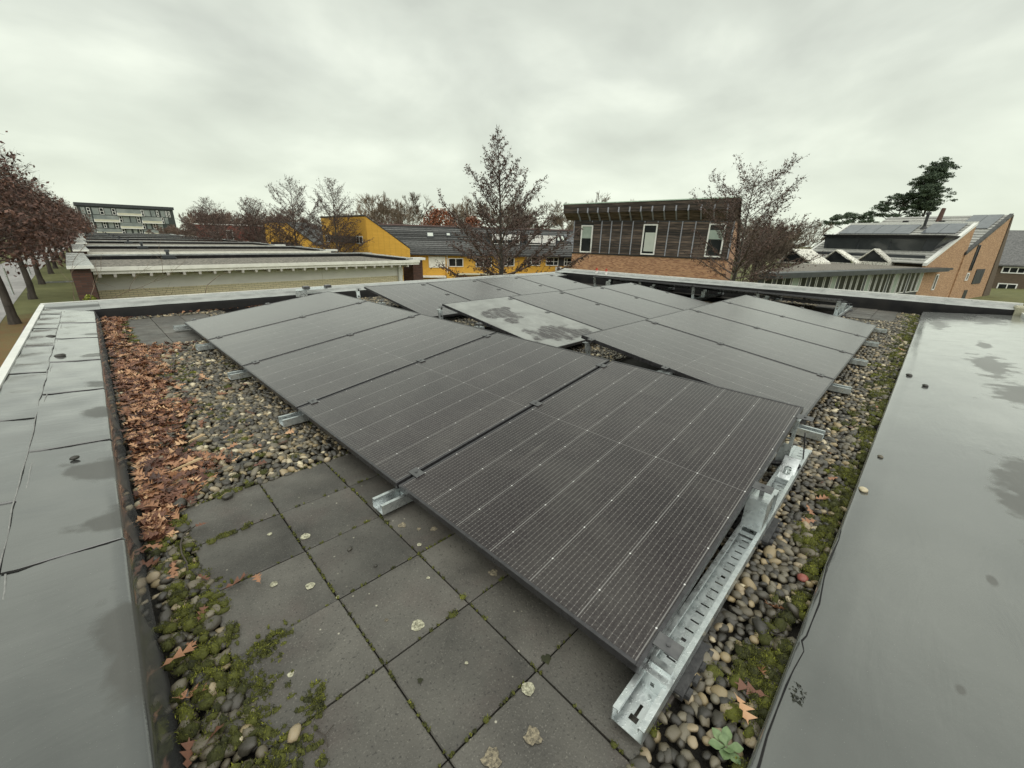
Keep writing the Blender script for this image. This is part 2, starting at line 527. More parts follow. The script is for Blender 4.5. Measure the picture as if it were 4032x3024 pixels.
def slab_mat():
    m, nt, b = new_mat("wet_concrete_slab")
    v = coord(nt, rand=True)
    n1 = noise(nt, v, 3.0, 6, 0.6)
    c = ramp(nt, n1, [(0.30, (0.040, 0.037, 0.032)), (0.72, (0.122, 0.115, 0.100))])
    warm = ramp(nt, noise(nt, v, 5.0, 4), [(0.52, 0.0), (0.72, 0.4)])
    c = mix(nt, warm, c, (0.085, 0.062, 0.055))
    sp = ramp(nt, noise(nt, v, 210.0, 2, 0.5), [(0.60, 0.0), (0.72, 0.45)])
    c = mix(nt, sp, c, (0.22, 0.21, 0.18))
    pit = ramp(nt, noise(nt, v, 130.0, 2), [(0.28, 0.7), (0.40, 0.0)])
    c = mix(nt, pit, c, (0.014, 0.013, 0.012))
    mossy = ramp(nt, noise(nt, v, 9.0, 6, 0.7), [(0.64, 0.0), (0.74, 0.55)])
    c = mix(nt, mossy, c, (0.045, 0.05, 0.022))
    sp2 = ramp(nt, nd(nt, "ShaderNodeTexVoronoi", {"Vector": v, "Scale": 24.0}).outputs["Distance"], [(0.05, 0.8), (0.10, 0.0)])
    c = mix(nt, mth(nt, "MULTIPLY", sp2, ramp(nt, noise(nt, v, 4.0, 2), [(0.5, 0.0), (0.6, 1.0)])), c, (0.42, 0.40, 0.32))
    oi = nd(nt, "ShaderNodeObjectInfo").outputs["Random"]
    c = nd(nt, "ShaderNodeVectorMath", {0: c, "Scale": nd(nt, "ShaderNodeMapRange", {0: oi, 3: 0.78, 4: 1.18}).outputs[0]}, operation="SCALE").outputs[0]
    setc(nt, b, "Base Color", c)
    setc(nt, b, "Roughness", ramp(nt, noise(nt, v, 8, 4), [(0.35, 0.42), (0.68, 0.7)]))
    bump(nt, noise(nt, v, 160.0, 3), 0.5, 0.003, b)
    return m


M["slab"] = slab_mat()


def tone_mat(name, stops, scale, amp, rough, bscale=60.0, bs=0.3, bd=0.003, trans=0.0):
    """colour from the per-piece 'tone' attribute, with grain"""
    m, nt, b = new_mat(name)
    a = nd(nt, "ShaderNodeAttribute", attribute_name="tone").outputs["Fac"]
    v = coord(nt)
    n = noise(nt, v, scale, 4)
    f = mth(nt, "ADD", a, mth(nt, "MULTIPLY", mth(nt, "SUBTRACT", n, 0.5), amp), clamp=True)
    c = ramp(nt, f, stops)
    setc(nt, b, "Base Color", c)
    b.inputs["Roughness"].default_value = rough
    if bs:
        bump(nt, noise(nt, v, bscale, 3), bs, bd, b)
    if trans:
        b.inputs["Transmission Weight"].default_value = 0
    return m


PEB = [(0.0, (0.024, 0.022, 0.018)), (1.0, (0.62, 0.55, 0.38)), (0.35, (0.062, 0.056, 0.044)), (0.55, (0.115, 0.098, 0.066)), (0.70, (0.15, 0.135, 0.10)), (0.83, (0.28, 0.215, 0.115)), (0.92, (0.30, 0.245, 0.165))]
M["pebble"] = tone_mat("wet_river_pebbles", PEB, 70.0, 0.16, 0.34, 120.0, 0.25, 0.002)
M["leaf"] = tone_mat("dead_oak_leaf", [(0.0, (0.030, 0.013, 0.009)), (1.0, (0.56, 0.36, 0.20)), (0.28, (0.095, 0.036, 0.022)), (0.50, (0.215, 0.092, 0.045)), (0.75, (0.42, 0.225, 0.118))], 30.0, 0.22, 0.5, 50.0, 0.3, 0.003)
M["moss"] = tone_mat("roof_moss", [(0.0, (0.018, 0.020, 0.006)), (1.0, (0.32, 0.33, 0.035)), (0.5, (0.095, 0.102, 0.014)), (0.75, (0.18, 0.19, 0.022))], 40.0, 0.3, 0.85, 90.0, 0.4, 0.004)
M["oak_leaf_tree"] = tone_mat("brown_oak_foliage", [(0.0, (0.028, 0.012, 0.009)), (1.0, (0.22, 0.118, 0.085)), (0.5, (0.10, 0.050, 0.037))], 0.7, 0.25, 0.7, bs=0)
M["alder_leaf"] = tone_mat("withered_alder_leaf", [(0.0, (0.022, 0.012, 0.010)), (1.0, (0.16, 0.090, 0.068)), (0.5, (0.075, 0.042, 0.033))], 0.7, 0.2, 0.8, bs=0)
M["rust_leaf"] = tone_mat("rust_beech_leaf", [(0.0, (0.08, 0.024, 0.012)), (1.0, (0.30, 0.11, 0.05))], 0.7, 0.2, 0.8, bs=0)
M["pine_leaf"] = tone_mat("pine_needles", [(0.0, (0.030, 0.050, 0.032)), (1.0, (0.13, 0.17, 0.10)), (0.5, (0.065, 0.095, 0.058))], 0.6, 0.25, 0.75, bs=0)
M["twig_haze"] = tone_mat("far_bare_twigs", [(0.0, (0.085, 0.064, 0.048)), (1.0, (0.27, 0.21, 0.15))], 0.15, 0.3, 0.9, bs=0)
M["twig"] = plain("reddish_brown_twigs", (0.070, 0.050, 0.041), (0.150, 0.112, 0.094), 3, 0.8)
M["thicket"] = tone_mat("reddish_bare_twigs", [(0.0, (0.11, 0.072, 0.056)), (1.0, (0.25, 0.175, 0.14))], 0.15, 0.3, 0.9, bs=0)
M["bark"] = plain("grey_brown_bark", (0.035, 0.028, 0.022), (0.085, 0.072, 0.058), 6, 0.85, bmp=0.5, bdist=0.02, stretch=(1, 1, 0.3))
M["bark_wet"] = plain("dark_wet_bark", (0.022, 0.018, 0.014), (0.060, 0.055, 0.040), 7, 0.7, bmp=0.4, bdist=0.02, stretch=(1, 1, 0.3))
M["lichen"] = plain("crustose_lichen", (0.15, 0.145, 0.10), (0.56, 0.54, 0.40), 140, 0.9, bmp=0.8, bdist=0.003)
M["lichen_tan"] = plain("tan_lichen", (0.09, 0.08, 0.06), (0.34, 0.29, 0.20), 140, 0.9, bmp=0.8, bdist=0.003)
M["weed"] = plain("fresh_weed_leaf", (0.10, 0.16, 0.065), (0.17, 0.24, 0.11), 45, 0.5)


def brick_mat(name, c1, c2, mortar, w=0.21, h=0.06, rough=0.85, axis="xz", bias=0.0):
    m, nt, b = new_mat(name)
    tc = nd(nt, "ShaderNodeTexCoord").outputs["Object"]
    s = nd(nt, "ShaderNodeSeparateXYZ", {0: tc})
    along = mth(nt, "ADD", s.outputs[0], s.outputs[1])
    v = nd(nt, "ShaderNodeCombineXYZ", {0: along, 1: s.outputs[2]}).outputs[0]
    br = nd(nt, "ShaderNodeTexBrick", {"Vector": v, "Color1": (*c1, 1), "Color2": (*c2, 1), "Mortar": (*mortar, 1), "Scale": 1.0, "Mortar Size": 0.007,
                                       "Mortar Smooth": 0.2, "Bias": bias, "Brick Width": w, "Row Height": h})
    n = noise(nt, tc, 1.6, 5)
    c = mix(nt, ramp(nt, n, [(0.40, 0.0), (0.75, 0.22)]), br.outputs["Color"], tuple(x * 0.62 for x in c1))
    setc(nt, b, "Base Color", c)
    b.inputs["Roughness"].default_value = rough
    bump(nt, mth(nt, "SUBTRACT", 1.0, br.outputs["Fac"]), 0.5, 0.01, b)
    return m


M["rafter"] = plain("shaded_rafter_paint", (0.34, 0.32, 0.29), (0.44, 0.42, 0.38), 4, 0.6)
M["brick_dark"] = brick_mat("dark_red_brick", (0.065, 0.032, 0.024), (0.11, 0.050, 0.036), (0.06, 0.045, 0.038))
M["brick_yellow"] = brick_mat("pale_yellow_brick", (0.74, 0.67, 0.47), (0.64, 0.57, 0.39), (0.34, 0.30, 0.20), 0.21, 0.065)
M["brick_ochre"] = brick_mat("ochre_painted_brick", (0.64, 0.355, 0.050), (0.72, 0.41, 0.064), (0.52, 0.29, 0.045))
M["brick_orange"] = brick_mat("orange_brick", (0.24, 0.095, 0.048), (0.56, 0.31, 0.165), (0.50, 0.38, 0.27))
M["brick_orange2"] = brick_mat("orange_brown_brick", (0.27, 0.135, 0.065), (0.52, 0.32, 0.18), (0.44, 0.33, 0.22))
M["brick_red"] = brick_mat("red_brick_far", (0.19, 0.045, 0.032), (0.24, 0.06, 0.042), (0.14, 0.06, 0.05))
M["brick_grey"] = brick_mat("dark_grey_green_brick", (0.040, 0.049, 0.047), (0.054, 0.063, 0.060), (0.05, 0.055, 0.052))
M["brick_brown"] = brick_mat("brown_brick_far", (0.10, 0.075, 0.05), (0.14, 0.10, 0.07), (0.10, 0.08, 0.06))
M["timber"] = plain("weathered_dark_timber", (0.026, 0.019, 0.015), (0.125, 0.093, 0.072), 2.2, 0.75, bmp=0.3, bdist=0.01, stretch=(0.5, 0.5, 5), rand=True, wide=True)
M["batten"] = plain("blue_grey_batten", (0.24, 0.25, 0.29), (0.34, 0.35, 0.39), 5, 0.6)
M["tile_dark"] = plain("dark_roof_tile", (0.036, 0.037, 0.037), (0.085, 0.085, 0.083), 5, 0.4, 0.6, rand=True, wide=True)
M["tile_grey"] = plain("grey_roof_tile", (0.24, 0.24, 0.225), (0.40, 0.40, 0.37), 6, 0.5, 0.7, bmp=0.4, bdist=0.03, rand=True)
M["dark_clad"] = plain("anthracite_cladding", (0.022, 0.026, 0.030), (0.040, 0.045, 0.050), 2, 0.35, 0.5)
M["pv_far"] = plain("far_solar_glass", (0.10, 0.11, 0.125), (0.14, 0.15, 0.165), 2, 0.10, spec=1.0)
M["window"] = plain("dark_window_glass", (0.012, 0.014, 0.015), (0.035, 0.038, 0.038), 0.8, 0.14, spec=0.12)
M["blind"] = plain("drawn_pale_blind", (0.46, 0.50, 0.45), (0.52, 0.55, 0.50), 2, 0.5)
M["blind_green"] = plain("pale_green_glass", (0.26, 0.32, 0.28), (0.34, 0.40, 0.35), 2, 0.2)
M["apt_glass"] = plain("flat_window_far", (0.17, 0.195, 0.19), (0.30, 0.325, 0.305), 0.3, 0.3)
M["cream"] = plain("cream_panel", (0.52, 0.50, 0.38), (0.60, 0.58, 0.45), 0.5, 0.6)
M["road"] = plain("pale_wet_path", (0.30, 0.29, 0.285), (0.40, 0.385, 0.375), 1.2, 0.45, 0.65)
M["red_cap"] = plain("red_plastic_cap", (0.42, 0.05, 0.03), (0.5, 0.07, 0.04), 9, 0.4)
M["shrub"] = tone_mat("yellow_green_shrub", [(0.0, (0.06, 0.075, 0.01)), (1.0, (0.36, 0.38, 0.06))], 3, 0.3, 0.7, bs=0)
M["wood_chip"] = plain("split_pale_wood", (0.30, 0.20, 0.10), (0.55, 0.42, 0.25), 30, 0.7, stretch=(0.2, 3, 3))
M["skylight_frame"] = plain("lichen_stained_frame", (0.20, 0.19, 0.15), (0.72, 0.71, 0.64), 9, 0.7, lo=0.38, hi=0.55, rand=True)


def ground_mat():
    m, nt, b = new_mat("winter_lawn")
    v = coord(nt)
    n = noise(nt, v, 0.9, 6, 0.65)
    c = ramp(nt, n, [(0.3, (0.085, 0.098, 0.030)), (0.72, (0.175, 0.180, 0.066))])
    fine = noise(nt, v, 14.0, 4, 0.7)
    c = mix(nt, ramp(nt, fine, [(0.4, 0.0), (0.7, 0.5)]), c, (0.135, 0.115, 0.05))
    # fallen leaves lie thick beneath the nearest tree
    lm = blob_mask(nt, v, [(-2.0, 21.0, 2.6, 4.5), (-2.1, 27.5, 1.6, 2.4)], 0.9, 0.5, 0.9)
    lm = mth(nt, "MULTIPLY", lm, ramp(nt, noise(nt, v, 5.0, 6, 0.75), [(0.30, 0.0), (0.56, 0.9)]))
    c = mix(nt, lm, c, (0.20, 0.105, 0.038))
    setc(nt, b, "Base Color", c)
    b.inputs["Roughness"].default_value = 0.9
    bump(nt, fine, 0.9, 0.08, b)
    return m


M["ground"] = ground_mat()

# ------------------------------------------------------------------ ground and path
LAWN = -3.0


def ground_z(x, y):
    t = min(1.0, max(0.0, (x - 3.0) / 22.0))
    t = t * t * (3 - 2 * t)
    return LAWN - 2.1 * t * min(1.0, max(0.0, (y + 30) / 40.0))


def build_ground():
    xs = [-1500, -400, -120, -60, -30, -15, -8, -4, 0, 3, 6, 9, 12, 15, 18, 21, 25, 40, 70, 120, 300, 1500]
    ys = [-1500, -300, -60, -30, -15, -5, 5, 10, 15, 20, 30, 45, 70, 120, 250, 500, 1500]
    V = [(x, y, ground_z(x, y)) for y in ys for x in xs]
    nx = len(xs)
    F = [(j * nx + i, j * nx + i + 1, (j + 1) * nx + i + 1, (j + 1) * nx + i) for j in range(len(ys) - 1) for i in range(nx - 1)]
    tag(link("ground", np_mesh("ground", np.array(V), np.array(F), M["ground"])), kind="structure")
    b = MB()
    pts = [(-2.95, 20), (-2.85, 35), (-2.75, 45), (-2.6, 60), (-1.9, 80), (-0.2, 120), (3.5, 240)]
    for (x0, y0), (x1, y1) in zip(pts[:-1], pts[1:]):
        b.quad((x0 - 3.4, y0, LAWN + .012), (x0, y0, LAWN + .012), (x1, y1, LAWN + .012), (x1 - 3.4, y1, LAWN + .012))
    tag(b.obj("footpath", M["road"]), kind="structure")
    b = MB(); b.box(-1.95, -0.30, 46.9, 47.05, LAWN - .05, LAWN + .10)
    tag(b.obj("kerb_edging", M["coping"]), kind="structure")


build_ground()

# ------------------------------------------------------------------ our own flat-roofed house
HOUSE = thing("flat_roof_house", "flat-roofed house carrying the tilted black solar panels, with wide wet felt parapets", "house")


def xin(y): return -0.130 + 0.0232 * y        # left parapet, inner edge
def xout(y): return -0.622 + 0.0290 * y       # left parapet, outer edge
def xseam(y): return -0.400 + 0.0225 * y      # long lap seam
def yin(x): return 0.018 - 0.0118 * x         # right parapet, inner edge
def xfar(y): return 10.50 - 0.10 * (y - 1.0)  # far right upstand, inner face


Y_FAR = 7.385
rng = np.random.default_rng(7)


def build_walls():
    b = MB()
    b.box(-0.56, 10.9, -1.22, -1.02, -5.2, -0.02)
    b.box(-0.60, -0.40, -1.02, 7.6, -5.2, -0.02)
    b.box(-0.40, 10.7, 7.6, 7.78, -5.2, -0.02)
    b.box(10.7, 10.9, -1.02, 7.78, -5.2, -0.02)
    b.obj("wall", M["brick_dark"], HOUSE)
    b = MB(); b.box(-0.40, 10.7, -1.02, 7.6, -0.10, -0.035)
    b.obj("roof_deck", M["dirt"], HOUSE)


build_walls()


def lumpy_sheet(name, mat, rows, parent, amp=0.0022, thick=0.0, smooth=True):
    """rows: list of cross sections (each a list of 3D points) -> one smooth sheet with slight waviness"""
    n = len(rows[0]); V = []; F = []
    for r in rows:
        V += r
    V = np.array(V, float)
    V[:, 2] += amp * (np.sin(V[:, 0] * 31 + V[:, 1] * 9) + np.sin(V[:, 1] * 17.3 - V[:, 0] * 12 + 1.3) + np.sin(V[:, 1] * 41 + 2.1) * .5)
    for j in range(len(rows) - 1):
        for i in range(n - 1):
            F.append((j * n + i, j * n + i + 1, (j + 1) * n + i + 1, (j + 1) * n + i))
    me = np_mesh(name, V, np.array(F), mat, smooth=smooth)
    return link(name, me, parent)


def build_left_parapet():
    # inner strip: lapped sheets, each lying 6 mm over the next one beyond
    ys = [-1.3, -0.2, 0.78, 1.74, 2.72, 3.68, 4.56, 5.53, 6.43, 7.40]
    for k, (ya, yb) in enumerate(zip(ys[:-1], ys[1:])):
        rows = []
        for t in np.linspace(0, 1, 13):
            y = ya + (yb + 0.05 - ya) * t
            lift = 0.0055 * (1 - t)       # near end rides up over the sheet before it
            wob = 0.004 * math.sin(y * 5.1) + 0.003 * math.sin(y * 13)
            xs, xi = xseam(y) + 0.5 * wob, xin(y)
            c = []
            for s in np.linspace(0, 1, 9):
                c.append((xs + (xi - 0.012 - xs) * s, y, 0.150 - 0.022 * s + lift + (0.003 if s < .02 else 0)))
            c += [(xi - 0.004, y, 0.122 + lift), (xi + 0.003, y, 0.108), (xi + 0.009, y, 0.07), (xi + 0.018, y, 0.03), (xi + 0.024 + .004 * math.sin(y * 7), y, -0.03)]
            rows.append(c)
        y = rows[0][0][1]
        rows.insert(1, [(p[0], y + .003, p[2]) for p in rows[0]])
        rows.insert(0, [(p[0], y - .001, p[2] - 0.007) for p in rows[0]])
        if k > 0:      # dark strip painting in the shade line along the lap
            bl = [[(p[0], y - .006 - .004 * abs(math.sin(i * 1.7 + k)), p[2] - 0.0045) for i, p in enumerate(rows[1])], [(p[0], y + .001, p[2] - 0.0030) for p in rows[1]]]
            lumpy_sheet("seam_shade_strip", M["felt_face"], bl, HOUSE, 0.0, smooth=False)
        lumpy_sheet("felt_sheet", M["felt_left"], rows, HOUSE, 0.0015)
    ys = [-1.3, -0.7, 0.25, 1.25, 2.24, 3.26, 4.30, 5.25, 6.15, 7.14, 7.83]
    for k, (ya, yb) in enumerate(zip(ys[:-1], ys[1:])):
        rows = []
        for t in np.linspace(0, 1, 13):
            y = ya + (yb + (0.05 if k < 9 else 0) - ya) * t
            lift = 0.0055 * (1 - t)
            xo, xs = xout(y), xseam(y)
            c = []
            for s in np.linspace(0, 1, 7):
                c.append((xo + (xs + 0.03 - xo) * s, y, 0.176 - 0.028 * s + lift - 0.008))
            rows.append(c)
        y = rows[0][0][1]
        rows.insert(1, [(p[0], y + .003, p[2]) for p in rows[0]])
        rows.insert(0, [(p[0], y - .001, p[2] - 0.007) for p in rows[0]])
        if k > 0:  # same dark strip for the lap's shade line
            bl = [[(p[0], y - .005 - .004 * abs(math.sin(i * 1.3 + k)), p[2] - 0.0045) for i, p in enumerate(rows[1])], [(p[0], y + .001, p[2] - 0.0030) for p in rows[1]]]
            lumpy_sheet("seam_shade_strip", M["felt_face"], bl, HOUSE, 0.0, smooth=False)
        lumpy_sheet("felt_sheet", M["felt_left"], rows, HOUSE, 0.0022)
    # two pale sealant beads along the long lap
    for off in (-0.008, 0.012):
        pts = [(xseam(y) + off + 0.003 * math.sin(y * 5.1 + off * 90) + 0.003 * math.sin(y * 17) + 0.002 * math.sin(y * 43), y, 0.1500) for y in np.linspace(1.0, 7.35, 60)]
        b = MB(); b.tube(pts, 0.0030, 5)
        b.obj("sealant_bead", M["bead"], HOUSE, smooth=True)
    b = MB()
    for ya, yb in ((-1.3, 7.86),):
        p = []
        for y in (ya, yb):
            p.append([(xout(y) - 0.035, y, 0.05), (xout(y) - 0.020, y, 0.05), (xout(y) - 0.020, y, 0.172), (xout(y) + 0.012, y, 0.172), (xout(y) + 0.012, y, 0.186), (xout(y) - 0.035, y, 0.186)])
        n = 6
        b.add(p[0] + p[1], [tuple(range(n))[::-1], tuple(range(n, 2 * n))] + [(i, (i + 1) % n, n + (i + 1) % n, n + i) for i in range(n)])
    b.obj("edge_trim", M["white_trim"], HOUSE)


build_left_parapet()


def build_right_parapet():
    zr = lambda y, ye: 0.040 + 0.070 * max(0.0, ye - y)
    for (xa, xb) in ((-1.2, 2.42), (2.42, 6.2), (6.2, 10.42)):
        rows = []
        for t in np.linspace(0, 1, 25):
            x = xa + (xb + (0.06 if xb < 10 else 0) - xa) * t
            ye = yin(x)
            lift = 0.003 * t if xb < 10 else 0
            xf = x
            c = [(xf, ye, -0.04), (xf, ye, 0.028), (xf, ye - 0.004, 0.037)]
            for s in np.linspace(0, 1, 14):
                y = ye - 0.012 + (-1.26 - ye + 0.012) * s
                c.append((xf if xb < 10 or t < 1 else xfar(y) - .005, y, zr(y, ye) + lift + 0.008 * max(0, s - .9)))
            rows.append(c)
        lumpy_sheet("felt_sheet", M["felt_right"], rows, HOUSE, 0.0009)
    # edge strip with a torn-looking free edge beside the gravel
    crack = [(1.95, -0.010), (1.862, -0.014), (1.746, -0.008), (1.664, -0.005), (1.567, -0.010), (1.438, -0.018), (1.338, -0.016), (1.269, -0.014), (1.24, -0.007), (1.206, -0.020), (1.127, -0.012), (1.058, -0.007), (0.976, -0.006), (0.893, -0.004), (0.815, -0.007), (0.70, -0.006), (0.5, -.006)]
    rows = []
    for x, y in crack:
        ye = yin(x)
        rows.append([(x, ye + 0.001, -0.03), (x, ye + 0.001, 0.031), (x, ye - 0.004, 0.0415), (x, y + 0.002, 0.0445), (x, y, 0.0442), (x, y - 0.0005, 0.0395)])
    lumpy_sheet("felt_strip", M["felt_right"], rows, HOUSE, 0.0, smooth=False)
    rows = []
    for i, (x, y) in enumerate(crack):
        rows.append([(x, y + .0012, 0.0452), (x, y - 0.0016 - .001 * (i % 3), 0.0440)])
    lumpy_sheet("seam_shade_strip", M["felt_face"], rows, HOUSE, 0.0, smooth=False)  # thin dark strip drawn in as the shaded gap under the lifted edge
    b = MB(); b.box(-1.2, 10.9, -1.32, -1.262, 0.02, 0.175)
    b.obj("edge_trim", M["white_trim"], HOUSE)


build_right_parapet()


def build_far_parapets():
    # far left parapet
    zi, zo = 0.130, 0.178
    rows = []
    for x in np.linspace(-0.40, 10.6, 45):
        yi = Y_FAR + 0.02 + 0.010 * math.sin(x * 2.1) - (0.03 * math.exp(-((x - 1.35) / .25) ** 2))
        rows.append([(x, Y_FAR - 0.02, -0.04), (x, yi - 0.012, zi - 0.03), (x, yi, zi), (x, yi + 0.01, zi + 0.006)])
    lumpy_sheet("upstand_felt", M["felt_face"], rows, HOUSE, 0.0012, smooth=False)
    for k, (xa, xb) in enumerate(zip([-0.40, 0.10, 1.0, 1.95, 2.9, 3.85, 4.8, 5.75, 6.7, 7.65, 8.6, 9.55], [0.10, 1.0, 1.95, 2.9, 3.85, 4.8, 5.75, 6.7, 7.65, 8.6, 9.55, 10.75])):
        rows = []
        for x in np.linspace(xa, xb - .002, 8):
            yi = Y_FAR + 0.02 + 0.010 * math.sin(x * 2.1)
            rows.append([(x, yi + (0.445 * s), zi + .006 + (zo - zi - .006) * s + (0.010 if s > .45 else 0) + .002 * (k % 2)) for s in (0, .1, .25, .44, .46, .7, .95, 1.0)])
        lumpy_sheet("coping_sheet", M["coping"] if k > 0 else M["felt_left"], rows, HOUSE, 0.0012)
    b = MB(); b.box(-0.42, 10.9, 7.855, 7.885, 0.05, 0.196)
    b.obj("edge_trim", M["white_trim"], HOUSE)
    # far right parapet
    rows = []
    for y in np.linspace(-1.26, 7.4, 40):
        xi = xfar(y)
        w = 0.006 * math.sin(y * 3.3)
        rows.append([(xi - 0.02, y, -0.05), (xi - 0.004 + w, y, 0.08), (xi + w, y, 0.19), (xi + 0.012 + w, y, 0.203)])
    lumpy_sheet("upstand_felt", M["felt_face"], rows, HOUSE, 0.0012, smooth=False)
    ys = np.linspace(-1.26, 7.86, 11)
    for k, (ya, yb) in enumerate(zip(ys[:-1], ys[1:])):
        rows = []
        for y in np.linspace(ya, yb - .002, 8):
            xi = xfar(y) + 0.012 + 0.006 * math.sin(y * 3.3)
            rows.append([(xi + 0.46 * s, y, 0.203 + 0.05 * s + (0.014 if s > .5 else 0) + .002 * (k % 2)) for s in (0, .1, .3, .49, .51, .8, 1.0)])
        lumpy_sheet("coping_sheet", M["coping"], rows, HOUSE, 0.0012)
    b = MB()
    V = []
    for y in (-1.30, 7.88):
        x = xfar(y) + 0.475
        V += [(x, y, 0.05), (x + .03, y, 0.05), (x + .03, y, 0.285), (x, y, 0.285)]
    b.add(V, [(0, 1, 2, 3), (7, 6, 5, 4), (0, 4, 5, 1), (1, 5, 6, 2), (2, 6, 7, 3), (3, 7, 4, 0)])
    b.obj("edge_trim", M["white_trim"], HOUSE)
    b = MB(); b.cbox(10.70, 11.02, -1.50, -1.18, 0.10, 0.262, .02)
    b.obj("corner_block", M["lichen"], HOUSE)


build_far_parapets()

# ---- paving slabs
PAV = {}
TU, TV, TS, TR = 0.3795, 2.0157, 0.302, -0.0219


def slab_mesh(seed, mat):
    r = np.random.default_rng(seed)
    b = MB(); b.cbox(-0.1490, 0.1490, -0.1490, 0.1490, -0.045, 0.0, 0.003)
    me = b.mesh("paving_slab", mat)
    return me


SLAB_ME = slab_mesh(1, M["slab"])


def slab(x, y, rot, dz=0.0, tilt=(0, 0)):
    o = link("paving_slab", SLAB_ME, HOUSE)
    o.location = (x, y, dz)
    o.rotation_euler = (tilt[0], tilt[1], rot)
    return o


def build_slabs():
    out = {}
    for r in range(0, 6):
        for c in range(-1, 3):
            lx, ly = (c + .5) * TS, -(r + .5) * TS
            x = TU + lx * math.cos(TR) - ly * math.sin(TR)
            y = TV + lx * math.sin(TR) + ly * math.cos(TR)
            out[(r, c)] = slab(x, y, TR + rng.normal(0, .004), rng.normal(0, .0012), (rng.normal(0, .003), rng.normal(0, .003)))
    for r in range(6):
        for c in range(3):
            slab(0.235 + .15 + c * .302, 5.41 + .15 + r * .302, rng.normal(0, .006), rng.normal(0, .0015), (rng.normal(0, .003), rng.normal(0, .003)))
    for r in range(4):
        for c in range(5):
            slab(9.0 + .15 + c * .302, 0.20 + .15 + r * .302, rng.normal(0, .008), 0.002 + rng.normal(0, .002), (rng.normal(0, .004), rng.normal(0, .004)))
    return out


SLABS = build_slabs()


def lichen_disc(x, y, r, mat, z=0.0, seed=0, lobes=0.25):
    rr = np.random.default_rng(seed)
    n = 18
    ph = rr.uniform(0, 6.28, 4)
    V = [(x, y, z + 0.0020)]
    for ring, f in ((0, .6), (1, 1.0)):
        for i in range(n):
            t = 2 * math.pi * i / n
            q = r * f * (1 + lobes * (math.sin(3 * t + ph[0]) * .5 + math.sin(5 * t + ph[1]) * .4 + math.sin(9 * t + ph[2]) * .3))
            V.append((x + q * math.cos(t), y + q * math.sin(t), z + (0.0019 if ring == 0 else 0.0011)))
    F = [(0, 1 + i, 1 + (i + 1) % n) for i in range(n)]
    F += [(1 + i, 1 + n + i, 1 + n + (i + 1) % n) for i in range(n)] + [(1 + i, 1 + n + (i + 1) % n, 1 + (i + 1) % n) for i in range(n)]
    me = np_mesh("lichen_patch", np.array(V), np.array(F), mat, smooth=True)
    return link("lichen_patch", me, HOUSE)


LICH = [(0.395, 1.49, .018, 0), (0.229, 1.321, .012, 0), (0.314, 1.229, .015, 0), (0.16, 0.959, .010, 0), (0.704, 1.287, .016, 1), (0.785, 1.179, .013, 1), (0.691, 1.142, .009, 0), (0.489, 0.847, .020, 0),
        (0.592, 0.481, .018, 0), (0.518, 0.398, .020, 1), (0.417, 0.435, .021, 1), (0.80, 0.839, .016, 1), (0.69, 0.50, .014, 2), (0.30, 1.60, .009, 0), (0.62, 0.98, .006, 0), (0.43, 0.93, .006, 1), (0.36, 1.12, .006, 0), (0.52, .65, .005, 0), (.40, .70, .007, 2), (.74, 1.22, .008, 1)]
for i, (x, y, r, k) in enumerate(LICH):
    lichen_disc(x, y, r, (M["lichen"], M["lichen_tan"], M["moss"])[k], 0.0008, i, 0.12 if k == 0 else 0.3)

# ---- gravel: wet river pebbles
def ico(sub):
    bm = bmesh.new(); bmesh.ops.create_icosphere(bm, subdivisions=sub, radius=1.0)
    V = np.array([v.co[:] for v in bm.verts]); F = np.array([[v.index for v in f.verts] for f in bm.faces]); bm.free()
    return V, F


ICO2 = ico(2); ICO1 = ico(1)


def rot_zyx(yaw, ax, ay):
    cy, sy = np.cos(yaw), np.sin(yaw); cx, sx = np.cos(ax), np.sin(ax); cp, sp = np.cos(ay), np.sin(ay)
    R = np.empty((len(yaw), 3, 3))
    R[:, 0, 0] = cy * cp; R[:, 0, 1] = cy * sp * sx - sy * cx; R[:, 0, 2] = cy * sp * cx + sy * sx
    R[:, 1, 0] = sy * cp; R[:, 1, 1] = sy * sp * sx + cy * cx; R[:, 1, 2] = sy * sp * cx - cy * sx
    R[:, 2, 0] = -sp; R[:, 2, 1] = cp * sx; R[:, 2, 2] = cp * cx
    return R


def in_slabs(x, y, pad=0.0):
    # near paving
    dx, dy = x - TU, y - TV
    u = dx * math.cos(TR) + dy * math.sin(TR); v = -(-dx * math.sin(TR) + dy * math.cos(TR))
    a = (u > -TS - pad) & (u < 3 * TS + pad) & (v > -pad) & (v < 6 * TS + pad)
    b = (x > 0.235 - pad) & (x < 1.141 + pad) & (y > 5.41 - pad) & (y < 7.222 + pad)
    c = (x > 9.0 - pad) & (x < 10.51 + pad) & (y > .20 - pad) & (y < 1.41 + pad)
    return a | b | c


def scatter(rects, step, r):
    P = []
    for x0, x1, y0, y1 in rects:
        nx, ny = int((x1 - x0) / step), int((y1 - y0) / step)
        gx, gy = np.meshgrid(np.arange(nx), np.arange(ny))
        gx = gx + (gy % 2) * .5
        p = np.stack([x0 + (gx + .5) * step, y0 + (gy + .5) * step], -1).reshape(-1, 2)
        P.append(p + r.uniform(-.32, .32, p.shape) * step)
    P = np.concatenate(P)
    x, y = P[:, 0], P[:, 1]
    ok = (x > -0.105 + 0.0232 * y + .012) & (y > 0.022 - .0118 * x + .006) & (x < 10.50 - .10 * (y - 1) - .03) & (y < Y_FAR - .02)
    P = P[ok]
    return P[~in_slabs(P[:, 0], P[:, 1], -0.004)]


CAMP = np.array([0, 0, CAM_H])


